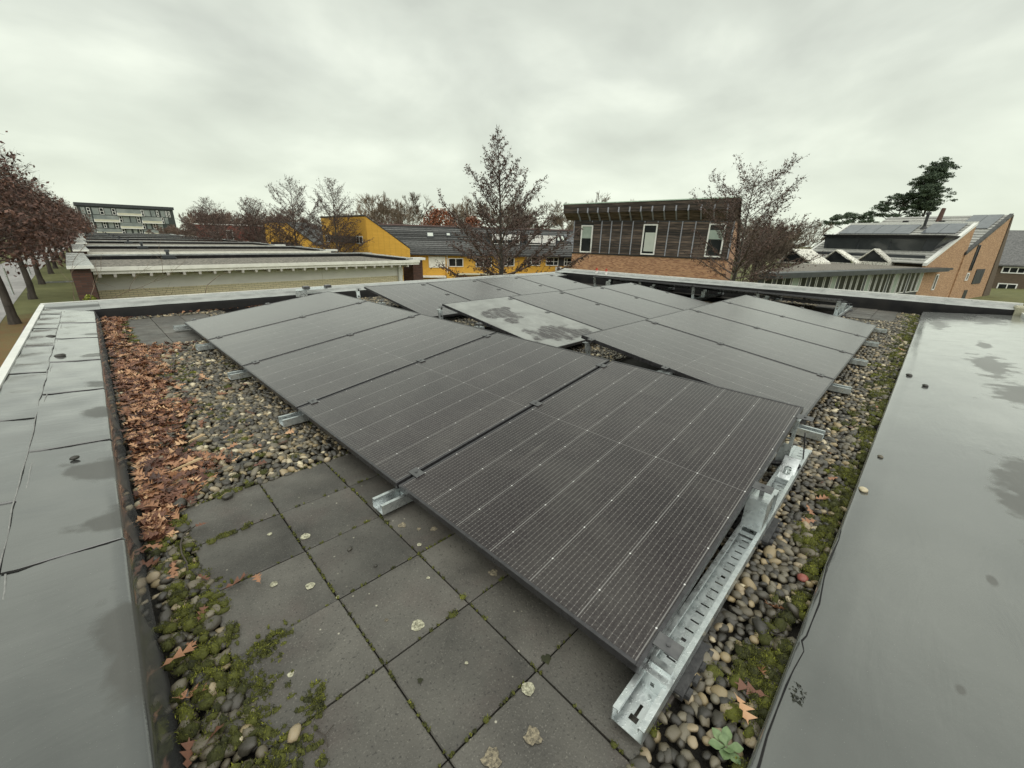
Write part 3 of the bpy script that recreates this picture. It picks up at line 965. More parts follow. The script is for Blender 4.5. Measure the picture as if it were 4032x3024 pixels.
def build_gravel():
    r = np.random.default_rng(11)
    near = scatter([(-.12, .32, .35, 2.35), (.32, 1.45, 1.95, 3.3), (.3, 3.2, -.05, .50)], 0.0255, r)
    mid = scatter([(-.12, 1.35, 2.35, 7.4), (.32, 1.45, 3.3, 5.4), (3.2, 10.4, -.12, .46), (2.1, 3.3, .5, 7.35), (3.3, 7.9, 2.0, 2.75), (3.3, 7.9, 4.0, 4.8), (3.0, 8.2, 6.2, 7.37), (7.6, 8.8, .4, 7.3), (8.8, 10.3, 1.3, 2.6)], 0.031, r)
    # drop duplicates of overlapping rectangles
    def uniq(P, s):
        k = np.unique(np.floor(P / s).astype(int), axis=0, return_index=True)[1]
        return P[k]
    near = uniq(near, .019); mid = uniq(mid, .022)
    mid = mid[~((mid[:, 0] < 1.45) & (mid[:, 1] < 2.35))]
    # second, sunken layer under the near ones closes the gaps
    groups = []
    for P, sz, V0F0 in ((near, .0150, ICO2), (mid, .0175, ICO1)):
        n = len(P)
        s = sz * np.exp(r.normal(0, .20, n))
        ax = np.stack([s * r.uniform(1.0, 1.45, n), s * r.uniform(.8, 1.0, n), s * r.uniform(.50, .78, n)], -1)
        z = -0.012 + r.uniform(0, .014, n) + ax[:, 2] * .3
        yaw = r.uniform(0, 6.28, n)
        R = rot_zyx(yaw, r.normal(0, .35, n), r.normal(0, .35, n))
        tone = r.beta(1.5, 1.9, n)
        pale = r.uniform(size=n) < .10
        tone[pale] = r.uniform(.78, 1.0, pale.sum())
        groups.append([P, z, ax, R, tone, V0F0])
    # the 300 pebbles that show largest become single pieces
    P, z, ax, R, tone, _ = groups[0]
    C3 = np.stack([P[:, 0], P[:, 1], z], -1) - CAMP
    f = np.array(_f); rr_ = np.array(_r2); uu = np.array(_u2)
    dep = C3 @ f
    px = 2016 + 1619.7 * (C3 @ rr_) / np.maximum(dep, .05); py = 1512 - 1619.7 * (C3 @ uu) / np.maximum(dep, .05)
    vis = (dep > .2) & (px > 0) & (px < 4032) & (py > 0) & (py < 3040)
    # not under the nearest panel
    vis &= ~((P[:, 0] > .74) & (P[:, 0] < 2.5) & (P[:, 1] > .27))
    size = np.where(vis, ax[:, 0] / np.maximum(dep, .1), 0)
    order = np.argsort(-size)
    pick = order[:300]
    mask = np.ones(len(P), bool); mask[pick] = False
    # meshes shared by alike pebbles
    protos = []
    tones = np.quantile(tone[pick], np.linspace(.04, .96, 12))
    for i in range(12):
        rr = np.random.default_rng(100 + i)
        V, F = ICO2
        d = 1 + .13 * np.sin(V @ rr.normal(0, 1.6, 3) * 2 + rr.uniform(0, 6)) + .05 * np.sin(V @ rr.normal(0, 3, 3) + rr.uniform(0, 6))
        protos.append(np_mesh("pebble", V * d[:, None], F, M["pebble"], smooth=True, attr=np.full(len(V), tones[i])))
    for k in pick:
        i = int(np.argmin(abs(tones - tone[k] + rng.normal(0, .03))))
        o = link("pebble", protos[i], HOUSE)
        m4 = Matrix.Identity(4)
        m3 = Matrix([list(row) for row in R[k]]) @ Matrix.Diagonal(Vector(ax[k]))
        m4 = m3.to_4x4(); m4.translation = Vector((P[k, 0], P[k, 1], z[k]))
        o.matrix_local = m4
    Vs, Fs, At = [], [], []
    off = 0
    for gi, (P, z, ax, R, tone, (V0, F0)) in enumerate(groups):
        if gi == 0:
            P, z, ax, R, tone = P[mask], z[mask], ax[mask], R[mask], tone[mask]
        n = len(P); m = len(V0)
        ph = r.normal(0, 1.8, (n, 3))
        d = 1 + .13 * np.sin(np.einsum("ij,nj->ni", V0, ph) * 1.3 + ph[:, :1]) + .07 * np.sin(np.einsum("ij,nj->ni", V0, ph[:, ::-1]) * 2.3 + ph[:, 1:2])
        L = V0[None] * d[..., None] * ax[:, None, :]
        Wv = np.einsum("nij,nkj->nki", R, L)
        Wv[..., 0] += P[:, 0:1]; Wv[..., 1] += P[:, 1:2]; Wv[..., 2] += z[:, None]
        Vs.append(Wv.reshape(-1, 3)); Fs.append((F0[None] + (np.arange(n) * m)[:, None, None]).reshape(-1, 3) + off); At.append(np.repeat(tone, m)); off += n * m
    me = np_mesh("gravel", np.concatenate(Vs), np.concatenate(Fs), M["pebble"], smooth=True, attr=np.concatenate(At))
    tag(link("gravel", me, HOUSE), kind="stuff")


build_gravel()


# ---- moss: mounds of tiny blades
def build_moss():
    r = np.random.default_rng(5)
    blobs = []   # x, y, rx, ry, height

    def strip(n, fx, fy, s0, s1, h):
        for _ in range(n):
            x, y = fx(), fy()
            blobs.append((x, y, r.uniform(s0, s1), r.uniform(s0, s1), h * r.uniform(.6, 1.3)))
    # near left strip beside the slabs
    for _ in range(260):
        y = r.uniform(.55, 1.95); x = r.uniform(-.095, .10 - .03 * abs(math.sin(y * 5)))
        if 1.62 < y < 1.95 and r.uniform() < .5: continue
        blobs.append((x, y, r.uniform(.010, .028), r.uniform(.010, .028), r.uniform(.010, .022)))
    for cx, cy, n, sp in ((.13, 1.08, 46, .026), (.17, 1.10, 24, .020), (.09, .98, 46, .026), (.07, .80, 40, .03), (.12, .76, 24, .025), (.19, .86, 22, .014), (.165, .83, 20, .016), (.06, 1.42, 20, .03), (.04, 1.75, 16, .03), (.08, .90, 30, .03), (.07, 1.2, 20, .03)):
        for _ in range(n):
            blobs.append((cx + r.normal(0, sp), cy + r.normal(0, sp), r.uniform(.004, .013), r.uniform(.004, .013), r.uniform(.004, .010)))
    # slab joints
    for k in range(560):
        rr_, t = r.integers(0, 7), r.uniform(-.3, .62)
        if r.uniform() < .5:
            lx, ly = t, -rr_ * TS
        else:
            lx, ly = r.integers(-1, 3) * TS, -r.uniform(0, 1.8)
        x = TU + lx * math.cos(TR) - ly * math.sin(TR); y = TV + lx * math.sin(TR) + ly * math.cos(TR)
        q = r.uniform(.003, .0065) if r.uniform() < .95 else r.uniform(.008, .014)
        blobs.append((x, y, q, q, .005 if q < .0066 else .008))
    for _ in range(16):
        blobs.append((r.uniform(.08, .26), 1.714 + r.normal(0, .010), r.uniform(.008, .020), r.uniform(.006, .012), .010))
    for _ in range(14):
        blobs.append((r.uniform(.18, .36), 2.03 + r.normal(0, .012), r.uniform(.010, .024), r.uniform(.008, .014), .012))
    # right gravel strip along the felt
    for _ in range(150):
        x = r.uniform(.75, 3.4); blobs.append((x, yin(x) + abs(r.normal(.015, .035)), r.uniform(.012, .04), r.uniform(.010, .028), r.uniform(.012, .022)))
    for cx, n in ((1.12, 26), (1.0, 12), (1.85, 14), (2.25, 18), (2.6, 14), (2.0, 10)):
        for _ in range(n):
            x = cx + r.normal(0, .06); blobs.append((x, yin(x) + abs(r.normal(.05, .035)), r.uniform(.012, .034), r.uniform(.012, .03), r.uniform(.012, .022)))
    for _ in range(330):
        x = r.uniform(3.2, 10.2); blobs.append((x, yin(x) + abs(r.normal(.02, .09)), r.uniform(.015, .06), r.uniform(.015, .04), .016))
    # in the leaf and gravel field
    for _ in range(120):
        x, y = r.uniform(.0, 1.0), r.uniform(2.1, 5.2)
        if r.uniform() < .6: x = r.uniform(.1, .5)
        blobs.append((x, y, r.uniform(.012, .035), r.uniform(.012, .03), .012))
    for _ in range(70):
        blobs.append((r.uniform(.1, .28), r.uniform(5.3, 7.3), r.uniform(.02, .05), r.uniform(.02, .05), .014))
    B = np.array(blobs)
    B = B[B[:, 1] > yin(B[:, 0]) + .004]
    B = B[B[:, 0] > -0.106 + .0232 * B[:, 1] + .014]
    slabz = in_slabs(B[:, 0], B[:, 1])
    z0 = np.where(slabz, 0.0, 0.004)
    # domes
    V0, F0 = ICO1
    V0 = V0.copy() * np.array([.9, .9, .85])
    n = len(B)
    L = V0[None] * np.stack([B[:, 2], B[:, 3], B[:, 4]], -1)[:, None, :] * (1 + .2 * r.normal(0, 1, (n, len(V0), 1)).clip(-1, 1))
    L[..., 0] += B[:, 0:1]; L[..., 1] += B[:, 1:2]; L[..., 2] += z0[:, None]
    tone_b = r.beta(2, 2.4, n) * .8
    V1 = L.reshape(-1, 3); F1 = (F0[None] + (np.arange(n) * len(V0))[:, None, None]).reshape(-1, 3); A1 = np.repeat(tone_b * .7, len(V0))
    # blades
    dens = (B[:, 2] * B[:, 3] * 230000).astype(int).clip(10, 170)
    dist = np.hypot(B[:, 0], B[:, 1])
    dens = np.where(dist > 3, dens // 4, dens)
    idx = np.repeat(np.arange(n), dens); m = len(idx)
    a = r.uniform(0, 6.28, m); q = np.sqrt(r.uniform(0, 1, m)) * 1.15
    bx = B[idx, 0] + np.cos(a) * q * B[idx, 2]; by = B[idx, 1] + np.sin(a) * q * B[idx, 3]
    bz = z0[idx] + B[idx, 4] * np.sqrt(np.clip(1 - (q / 1.16) ** 2, 0, 1)) * .85
    h = r.uniform(.0022, .0058, m) * np.where(dist[idx] > 3, 2.0, 1.0); w = h * .32
    t = r.uniform(0, 6.28, m); lx, ly = r.normal(0, .5, m) * h, r.normal(0, .5, m) * h
    P0 = np.stack([bx - w * np.cos(t), by - w * np.sin(t), bz], -1); P1 = np.stack([bx + w * np.cos(t), by + w * np.sin(t), bz], -1); P2 = np.stack([bx + lx, by + ly, bz + h], -1)
    V2 = np.stack([P0, P1, P2], 1).reshape(-1, 3); F2 = np.arange(3 * m).reshape(-1, 3) + len(V1)
    tb = (tone_b[idx] + r.normal(.06, .16, m)).clip(0, 1)
    me = np_mesh("moss", np.concatenate([V1, V2]), np.concatenate([F1, F2]), M["moss"], attr=np.concatenate([A1, np.repeat(tb, 3)]))
    tag(link("moss", me), kind="stuff", label="green cushions of moss between the pebbles and in the slab joints", cat="moss")


build_moss()


# ---- dead oak leaves lying along the left parapet
def leaf_outline(r):
    """lobed pin-oak leaf, unit length along +x, as a fan strip of triangles"""
    mid = np.linspace(0, 1, 9)
    wid = np.array([.008, .015, .20, .05, .36, .06, .33, .05, .01]) * r.uniform(.5, .95)
    V = []; F = []
    curl = r.uniform(-.3, 1.3); twist = r.normal(0, .5); arch = r.uniform(-.25, .35)
    for i, (t, w) in enumerate(zip(mid, wid)):
        sw = .13 if w > .15 else 0
        z = arch * math.sin(t * math.pi) * .5
        a = twist * (t - .5)
        zz = w * curl * .8
        V += [(t, 0, z), (t + sw, w, z + zz + a * w), (t + sw, -w, z + zz - a * w)]
    for i in range(8):
        a, b = 3 * i, 3 * (i + 1)
        F += [(a, b, b + 1), (a, b + 1, a + 1), (a, a + 2, b + 2), (a, b + 2, b)]
    return np.array(V), np.array(F)


def build_leaves():
    r = np.random.default_rng(21)
    kinds = [leaf_outline(r) for _ in range(10)]
    yb = [1.2, 1.75, 1.95, 2.1, 2.3, 2.45, 2.65, 2.96, 3.2, 3.37, 3.6, 3.97, 4.4, 4.9, 5.1, 5.3, 5.45, 6.2, 7.0, 7.34]
    xb = [-.08, -.04, .0, .10, .20, .30, .20, .18, .26, .28, .27, .26, .30, .42, .62, .62, .22, .17, .22, .28]
    P = []
    for _ in range(4600):
        y = r.uniform(1.85, 7.34)
        x0 = -0.106 + .0232 * y + .03; x1 = np.interp(y, yb, xb) * (1 + .22 * math.sin(y * 9) * math.sin(y * 3.1)) + abs(r.normal(0, .05))
        t = r.beta(1.0, 1.35)
        P.append((x0 + (x1 - x0) * t, y, r.uniform(.004, .045) * (1 - t * .6)))
    for _ in range(110):   # stragglers on the gravel
        y = r.uniform(1.2, 5.2); P.append((np.interp(y, yb, xb) + abs(r.normal(0, .22)), y, .022))
    for _ in range(9):
        P.append((r.uniform(-.08, .04), r.uniform(.9, 1.85), .020))
    for x, y in ((1.95, .075), (2.05, .09), (2.2, .07), (2.35, .09), (2.45, .06), (3.9, -.0), (5.6, -.03), (2.75, .12), (1.35, .06), (.93, .04), (1.0, .035), (3.3, .09), (1.08, .03), (6.5, -.02), (7.1, 0)):
        P.append((x, y + .02, .024))
    for _ in range(60):
        P.append((r.uniform(.3, 2.6), Y_FAR - abs(r.normal(.05, .03)), .02))
    P = np.array(P)
    P = P[(P[:, 1] > yin(P[:, 0]) + .012)]
    P = P[~(in_slabs(P[:, 0], P[:, 1], -.01) & (P[:, 0] > .13) & (P[:, 1] < 2.1) & (r.uniform(size=len(P)) < .95))]
    n = len(P)
    k = r.integers(0, 10, n); L = r.uniform(.035, .092, n)
    R = rot_zyx(r.uniform(0, 6.28, n), r.normal(0, .38, n), r.normal(0, .20, n))
    tone = (np.where(r.uniform(size=n) < .55, r.beta(2, 4, n), r.beta(3, 2, n)))
    d = np.linalg.norm(P - CAMP, axis=1)
    order = np.argsort(d)
    # single leaves: the ones that show largest, top of the heap
    top = [i for i in order if P[i, 2] > .018][:150]
    single = set(top)
    protos = []
    for i in range(10):
        for tq in (.35, .58, .85):
            V, F = kinds[i]
            protos.append(np_mesh("oak_leaf", V - np.array([.5, 0, 0]), F, M["leaf"], attr=np.full(len(V), tq)))
    litter_V, litter_F, litter_A = [], [], []
    off = 0
    for i in range(n):
        if i in single:
            o = link("oak_leaf", protos[k[i] * 3 + int(np.argmin([abs(tone[i] - t) for t in (.35, .58, .85)]))])
            m4 = (Matrix([list(q) for q in R[i]]) * L[i]).to_4x4(); m4.translation = Vector(P[i])
            o.matrix_world = m4
            if P[i, 0] > .7 and P[i, 1] < .4:
                tag(o, "dead reddish oak leaf lying on the pebbles beside the right felt edge", "leaf", "oak leaves on the right gravel strip")
            else:
                tag(o, "dead brown oak leaf lying loose along the left parapet", "leaf", "oak leaves along the left parapet")
        else:
            V, F = kinds[k[i]]
            Wv = (R[i] @ ((V - [.5, 0, 0]) * L[i]).T).T + P[i]
            litter_V.append(Wv); litter_F.append(F + off); litter_A.append(np.full(len(V), tone[i])); off += len(V)
    me = np_mesh("leaf_litter", np.concatenate(litter_V), np.concatenate(litter_F), M["leaf"], attr=np.concatenate(litter_A))
    tag(link("leaf_litter", me), "heap of reddish brown oak leaves drifted against the left parapet", "leaf litter", kind="stuff")


build_leaves()

# ------------------------------------------------------------------ solar panels and their mounting rails
PL, PW_, PITCHP = 1.722, 1.134, 1.154
Z_LOW, TILT = 0.1096, 0.1350


def frame_mesh():
    b = MB()
    w, h = 0.011, 0.030
    # mitred bars with a raised lip
    for (x0, x1, y0, y1) in ((0, PL, 0, w), (0, PL, PW_ - w, PW_), (0, w, w, PW_ - w), (PL - w, PL, w, PW_ - w)):
        b.cbox(x0, x1, y0, y1, -h, 0, 0.0012)
    return b.mesh("frame", M["frame_black"])


def pane_mesh(mat):
    b = MB(); b.box(0.0112, PL - 0.0112, 0.0112, PW_ - 0.0112, -0.0085, -0.0022)
    return b.mesh("laminate", mat)


FRAME_ME = frame_mesh()
PANE_ME = pane_mesh(M["glass"])
PANE_DUST = pane_mesh(M["glass_dusty"])
JB = MB()
for _x in (.40, .86, 1.32):
    JB.box(_x - .03, _x + .03, PW_ / 2 - .02, PW_ / 2 + .02, -0.027, -0.0087)
JB_ME = JB.mesh("junction_box", M["black_plastic"])
PANEL_GROUP = "black solar panels tilted on galvanised rails"


def panel(label, loc, yaw, dusty=False, tilt=TILT):
    o = thing("solar_module", label, "solar panel", loc, 0, PANEL_GROUP)
    o.rotation_euler = (0, -tilt, yaw)
    link("frame", FRAME_ME, o)
    link("laminate", PANE_DUST if dusty else PANE_ME, o)
    link("junction_box", JB_ME, o)
    return o


ORD = ["first", "second", "third", "fourth", "fifth", "sixth", "seventh", "eighth", "ninth", "tenth"]
U1, V1, YAW1 = 0.7321, 6.0308, 0.0074
R1 = []
R1_LAB = ["farthest panel of the left row, low corner over the far-left slabs by the leaf heap",
          "fourth panel from the camera in the left row, low edge over the gravel's far end",
          "middle panel of the left row, low edge above the gravel and brown leaves",
          "second panel from the camera in the left row, faint pale scratches near its high edge",
          "nearest solar panel, fine wire lines plain to see, above the near paving slabs"]
for k in range(5):
    # k = 0 is the far end
    x = U1 + 0.0085 * (k + 1); y = V1 - PITCHP * (k + 1) + 0.010
    R1.append(panel(R1_LAB[k], (x, y, Z_LOW), YAW1))

UA, VA = 7.5743, 0.3225
ROWS = []
HI = PL * math.cos(TILT)
side = ["far right end", "third from the left", "second from the left", "left end"]
for rname, ux, vy in (("front", UA, VA), ("middle", 3.0319 + 4 * PITCHP, 4.1563 - HI), ("back", 3.0841 + 4 * PITCHP, 6.2656 - HI)):
    for k in range(4):
        lab = {"front": ["far right panel of the front cross row, beside the pale far-right slabs", "third panel from the left in the front cross row, above the right gravel strip", "second panel from the left in the front cross row, between two rail stubs", "left end panel of the front cross row, raised corner over the gravel gap"],
               "middle": ["far right panel of the middle cross row, below the brown timber house", "third panel from the left in the middle cross row", "panel just right of the dust-covered one", "dust-covered pale grey solar panel with a dark clean patch"],
               "back": ["right end panel of the back cross row, under the two red-capped pipes", "third panel from the left in the back cross row along the far parapet", "second panel from the left in the back cross row along the far parapet", "left end panel of the back cross row, its raised corner at the pale far coping"]}[rname][k]
        ROWS.append(panel(lab, (ux - PITCHP * k - 0.010, vy, Z_LOW), math.pi / 2, dusty=(rname == "middle" and k == 3)))
XD_HI, XD_LO = 8.33, 8.33 + HI
YD = [0.92, 2.07, 3.22, 4.37, 5.52]
for k in range(4):
    panel(["rightmost panel of the row whose dark raised back faces the camera", "second panel from the right in the row seen from its dark raised back", "third panel from the right in the row seen from its dark raised back", "leftmost panel of the row seen from its dark raised back"][k],
          (XD_LO, YD[k] + PITCHP - 0.012, Z_LOW), math.pi)


def plate(b, u0, u1, v0, v1, holes, P, t):
    """flat plate with rectangular holes; P(u, v, w) maps to 3D, w is through the thickness"""
    us = sorted({u0, u1, *[h[0] for h in holes], *[h[1] for h in holes]})
    vs = sorted({v0, v1, *[h[2] for h in holes], *[h[3] for h in holes]})
    for ua, ub in zip(us[:-1], us[1:]):
        for va, vb in zip(vs[:-1], vs[1:]):
            cu, cv = (ua + ub) / 2, (va + vb) / 2
            if any(h[0] < cu < h[1] and h[2] < cv < h[3] for h in holes):
                continue
            for w in (0, t):
                b.quad(P(ua, va, w), P(ub, va, w), P(ub, vb, w), P(ua, vb, w))
    for (a, c, d, e) in [(u0, u1, v0, v1)] + list(holes):
        for (p, q) in (((a, d), (c, d)), ((c, d), (c, e)), ((c, e), (a, e)), ((a, e), (a, d))):
            b.quad(P(*p, 0), P(*q, 0), P(*q, t), P(*p, t))


RW = 0.039   # half width of the channel


def channel_mesh(x0, x1, detail):
    b = MB()
    t = 0.0022
    zb, zt = 0.022, 0.064
    if detail:
        holes = [(x0 + .030, x0 + .046, -.011, .011), (x0 + .046, x0 + .082, -.004, .004)]
        x = 0.11
        i = 0
        while x < 1.95:
            if i % 8 == 3: holes.append((x - .006, x + .006, -.007, .007))
            else: holes.append((x - .0032, x + .0032, -.013, .013))
            x += 0.0425; i += 1
        plate(b, x0, x1, -RW, RW, holes, lambda u, v, w: (u, v, zb + w), t)
    else:
        b.box(x0, x1, -RW, RW, zb, zb + t)
    for s in (-1, 1):
        b.box(x0, x1, *sorted((s * RW, s * (RW + t))), zb, zt)
        b.box(x0, x1, *sorted((s * (RW + t), s * (RW - .013))), zt, zt + t)
        b.box(x0, x1, *sorted((s * (RW - .013), s * (RW - .013 + t))), zt - .009, zt)
    return b.mesh("channel", M["galv"])


def foot_mesh():
    b = MB()
    pts = []
    b.cbox(-.10, .10, -.065, .065, 0.0, 0.021, .004)
    for s in (-.075, -.025, .025, .075):
        b.cbox(s - .014, s + .014, -.078, -.065, 0.002, 0.019, .003)
        b.cbox(s - .014, s + .014, .065, .078, 0.002, 0.019, .003)
    return b.mesh("rubber_foot", M["rubber"])


def low_bracket_mesh():
    b = MB()
    b.box(-.012, .040, -.030, .030, .066, .0685)
    plate(b, -.034, .034, .022, .075, [(-.005, .005, .040, .054)], lambda u, v, w: (-.012 - w, u, v), .0022)
    b.box(.018, .040, -.030, .030, .0685, .079)
    return b.mesh("low_bracket", M["galv"])


def mid_bracket_mesh(zt):
    b = MB()
    for s in (-1, 1):
        b.box(-.045, .045, *sorted((s * .034, s * .0362)), .024, zt)
    b.box(-.045, .045, -.036, .036, zt, zt + .0022)
    plate(b, -.036, .036, .030, zt, [(-.026, .026, .048, .068)], lambda u, v, w: (-.047 - w, u, v), .0022)
    b.box(.050, .053, -.034, .034, .060, zt)
    b.box(.15, .1525, -.036, .036, .026, zt - .03)
    b.box(.10, .15, -.036, .036, zt - .032, zt - .030)
    return b.mesh("mid_bracket", M["galv"])


def leg_mesh(zt):
    """high leg: a folded strip with two holes, leaning a little, and its base plate with an oval hole"""
    b = MB()
    h = zt - .03
    lean = 0.05
    P = lambda u, v, w: (-.02 + w + lean * (v - .03) / h, u, v)
    plate(b, -.024, .024, .030, zt, [(-.010, .010, zt - .125, zt - .100), (-.010, .010, zt - .090, zt - .065)], P, .0022)
    for s in (-1, 1):
        b.hexa([P(s * .024, .03, 0), P(s * .024, .03, .018), P(s * .0262, .03, .018), P(s * .0262, .03, 0), P(s * .024, zt, 0), P(s * .024, zt, .018), P(s * .0262, zt, .018), P(s * .0262, zt, 0)])
    b.box(.03, .075, -.028, .028, zt, zt + .0022)
    return b.mesh("support_leg", M["galv"])


def foot_plate_mesh():
    b = MB()
    P = lambda u, v, w: (u, v, .040 + (u + .165) * .55 + w)
    plate(b, -.16, -.03, -.034, .034, [(-.128, -.088, -.015, .015), (-.132, -.084, -.010, .010)], P, .0022)
    b.box(-.168, -.161, -.034, .034, .026, .05)
    b.cyl((-.112, .003, .060), (-.106, .003, .074), .006, n=6)
    return b.mesh("foot_plate", M["galv"])


def clamp_mesh():
    b = MB()
    b.cbox(-.022, .022, -.034, .034, .0006, .0050, .0012)
    b.box(-.006, .006, -.0075, .0075, -.030, .0006)
    b.cyl((0, 0, .005), (0, 0, .0085), .0062, n=6)
    b.cyl((0, 0, .0085), (0, 0, .0092), .0035, n=6)
    return b.mesh("clamp", M["clamp"])


FOOT_ME = foot_mesh(); LOWB_ME = low_bracket_mesh(); CLAMP_ME = clamp_mesh()
CLX = (0.10, 0.92, 1.60)
MIDB_ME = mid_bracket_mesh(Z_LOW + .92 * math.sin(TILT) - .034)
FOOTP_ME = foot_plate_mesh()
LEG_ME = leg_mesh(Z_LOW + 1.60 * math.sin(TILT) - .036)
_ch = {}


def rail(label, loc, yaw, lows, x0, x1, detail=False, group="galvanised mounting rails under the panels"):
    """rail along local x; lows = local x of every panel low edge that rests on it"""
    o = thing("mounting_rail", label, "mounting rail", loc, yaw, group)
    key = (round(x0, 3), round(x1, 3), detail)
    if key not in _ch:
        _ch[key] = channel_mesh(x0, x1, detail)
    link("channel", _ch[key], o)
    feet = np.arange(x0 + .28, x1 - .1, 0.82)
    for fx in feet:
        link("rubber_foot", FOOT_ME, o).location = (fx, 0, 0)
    for lo in lows:
        c, s = math.cos(TILT), math.sin(TILT)
        link("low_bracket", LOWB_ME, o).location = (lo + .045, 0, 0)
        link("mid_bracket", MIDB_ME, o).location = (lo + .92 * c, 0, 0)
        link("support_leg", LEG_ME, o).location = (lo + 1.60 * c, .048 if detail else 0, 0)
        link("foot_plate", FOOTP_ME, o).location = (lo + 1.60 * c, 0, 0)
        for q in CLX:
            k = link("clamp", CLAMP_ME, o)
            k.location = (lo + q * c, 0, Z_LOW + q * s); k.rotation_euler = (0, -TILT, 0)
    return o


RL = ["galvanised rail along the nearest panel's right edge, slotted channel open to view", "rail between the two nearest panels, its open channel end over the paving slabs",
      "rail stub over the gravel between the second and third panels of the left row", "rail stub over the gravel between the third and fourth panels of the left row",
      "rail stub between the fourth and fifth panels of the left row", "rail stub over the far-left paving slabs at the left row's far corner"]
for i in range(6):
    k = 5 - i
    y = V1 - PITCHP * k; x = U1 + 0.0085 * k
    if i == 0: y -= 0.020
    if i == 5: y += 0.020
    rail(RL[i], (x, y, 0), YAW1, [0.0], -0.10, 1.84, detail=(i == 0))
RS = ["first rail stub on the right gravel strip, beside the nearest panel's high corner", "second rail stub along the right gravel strip", "third rail stub along the right gravel strip", "fourth rail stub along the right gravel strip", "farthest rail stub on the right gravel strip, by the far-right slabs"]
for i in range(5):
    x = UA - PITCHP * (4 - i)
    if i == 0: x -= 0.015
    if i == 4: x += 0.015
    rail(RS[i], (x, VA, 0), math.pi / 2, [0.0, 4.1563 - HI - VA, 6.2656 - HI - VA], -0.12, 7.0)
RD = ["short rail with an upright leg beside the far-right slabs", "second upright leg and rail from the right under the far row", "third upright leg and rail from the right under the far row", "fourth upright leg and rail from the right under the far row", "leftmost upright leg and rail under the far row, near the red-capped pipes"]
for i in range(5):
    rail(RD[i], (XD_LO, YD[i] + (0 if i else -.02), 0), math.pi, [0.0], -0.10, 1.95, group="rails under the far row of panels")

# wind plate and dark pads where the left row meets the far coping
o = thing("wind_plate", "pale galvanised plate with two dark pads at the far end of the left row", "wind plate")
b = MB()
b.hexa([(2.44, 7.36, .20), (2.95, 7.30, .215), (2.95, 7.52, .235), (2.50, 7.52, .215), (2.44, 7.36, .205), (2.95, 7.30, .22), (2.95, 7.52, .24), (2.50, 7.52, .22)])
b.hexa([(2.435, 7.36, .11), (2.60, 7.30, .11), (2.60, 7.305, .11), (2.435, 7.365, .11), (2.435, 7.36, .205), (2.60, 7.30, .21), (2.60, 7.305, .21), (2.435, 7.365, .205)])
b.obj("plate", M["galv"], o)
for x in (2.62, 2.98):
    b = MB(); b.cbox(x - .05, x + .05, 7.34, 7.42, .225, .275, .01)
    b.obj("pad", M["clamp"], o)

# cable hose in the shade under the nearest panel's high corner
o = thing("cable_hose", "black ribbed cable hose lying under the nearest panel's high corner", "cable hose")
b = MB()
pts = [(2.32 + .02 * math.sin(t * 9), .34 + .12 * math.sin(t * 5), .03 + .05 * t) for t in np.linspace(0, 1, 10)]
b.tube(pts, .014, 8)
b.obj("hose", M["black_plastic"], o, smooth=True)
o2 = MB(); o2.tube([(2.50, .25, .20), (2.49, .235, .12), (2.46, .22, .05), (2.40, .21, .03)], .0035, 5)
o2.obj("wire", M["black_plastic"], o, smooth=True)

# ------------------------------------------------------------------ small loose things on the roof
def rock(name, loc, size, mat, seed, tone=.3, yaw=0):
    r = np.random.default_rng(seed)
    V, F = ICO2
    d = 1 + .10 * np.sin(V @ r.normal(0, 1.8, 3) * 1.6 + r.uniform(0, 6)) + .06 * np.sin(V @ r.normal(0, 3, 3) + 1)
    V = V * d[:, None] * np.array(size)
    me = np_mesh(name, V, F, mat, smooth=True, attr=np.full(len(V), tone))
    o = link(name, me); o.location = loc; o.rotation_euler = (0, 0, yaw)
    return o


def rz(x, y):  # top of the right felt band
    return 0.040 + 0.070 * max(0, yin(x) - y)


for (x, y, s, tone, lab) in ((5.022, -.111, .022, .05, "black pebble on the wet right felt, farther of the dark pair"), (4.702, -.22, .020, .05, "black pebble on the wet right felt, nearer of the dark pair"),
                             (2.859, -.068, .013, .5, "small grey pebble on the right felt close to its edge"), (2.371, -.040, .019, .97, "cream white pebble on the right felt beside the gravel edge")):
    tag(rock("loose_pebble", (x, y, rz(x, y) + s * .45), (s * 1.25, s, s * .6), M["pebble"], int(x * 100), tone, .4), lab, "pebble", "single pebbles lying on the felt")
for (x, y, s, lab) in ((-.312, 5.684, .026, "dark pebble farthest along the left parapet"), (-.25, 4.767, .028, "dark pebble halfway along the left parapet"), (-.198, 2.535, .014, "dark pebble nearest the camera on the left parapet")):
    tag(rock("loose_pebble", (x, y, .142 + s * .4), (s * 1.3, s, s * .6), M["pebble"], int(y * 100), .06, .2), lab, "pebble", "single pebbles lying on the felt")
for (x, y, s, tone, lab) in ((.487, 1.301, .0085, .25, "small dark stone in the middle of a paving slab"), (.516, 1.157, .006, .1, "tiny black stone on the slab's edge beside a joint"), (.245, 1.985, .020, .2, "dark rounded stone on the top left slab's corner"),
                             (.115, .80, .016, .9, "white and brown stone on the mossy slab edge near the camera")):
    tag(rock("loose_pebble", (x, y, s * .5), (s * 1.25, s, s * .7), M["pebble"], int(x * 1000), tone, .7), lab, "pebble", "single stones lying on the slabs")
tag(rock("loose_pebble", (1.57, .045, .012), (.020, .017, .010), plain("brick_red_pebble", (.22, .06, .045), (.30, .09, .07), 40, .35), 77), "brick red pebble in the right gravel strip", "pebble")

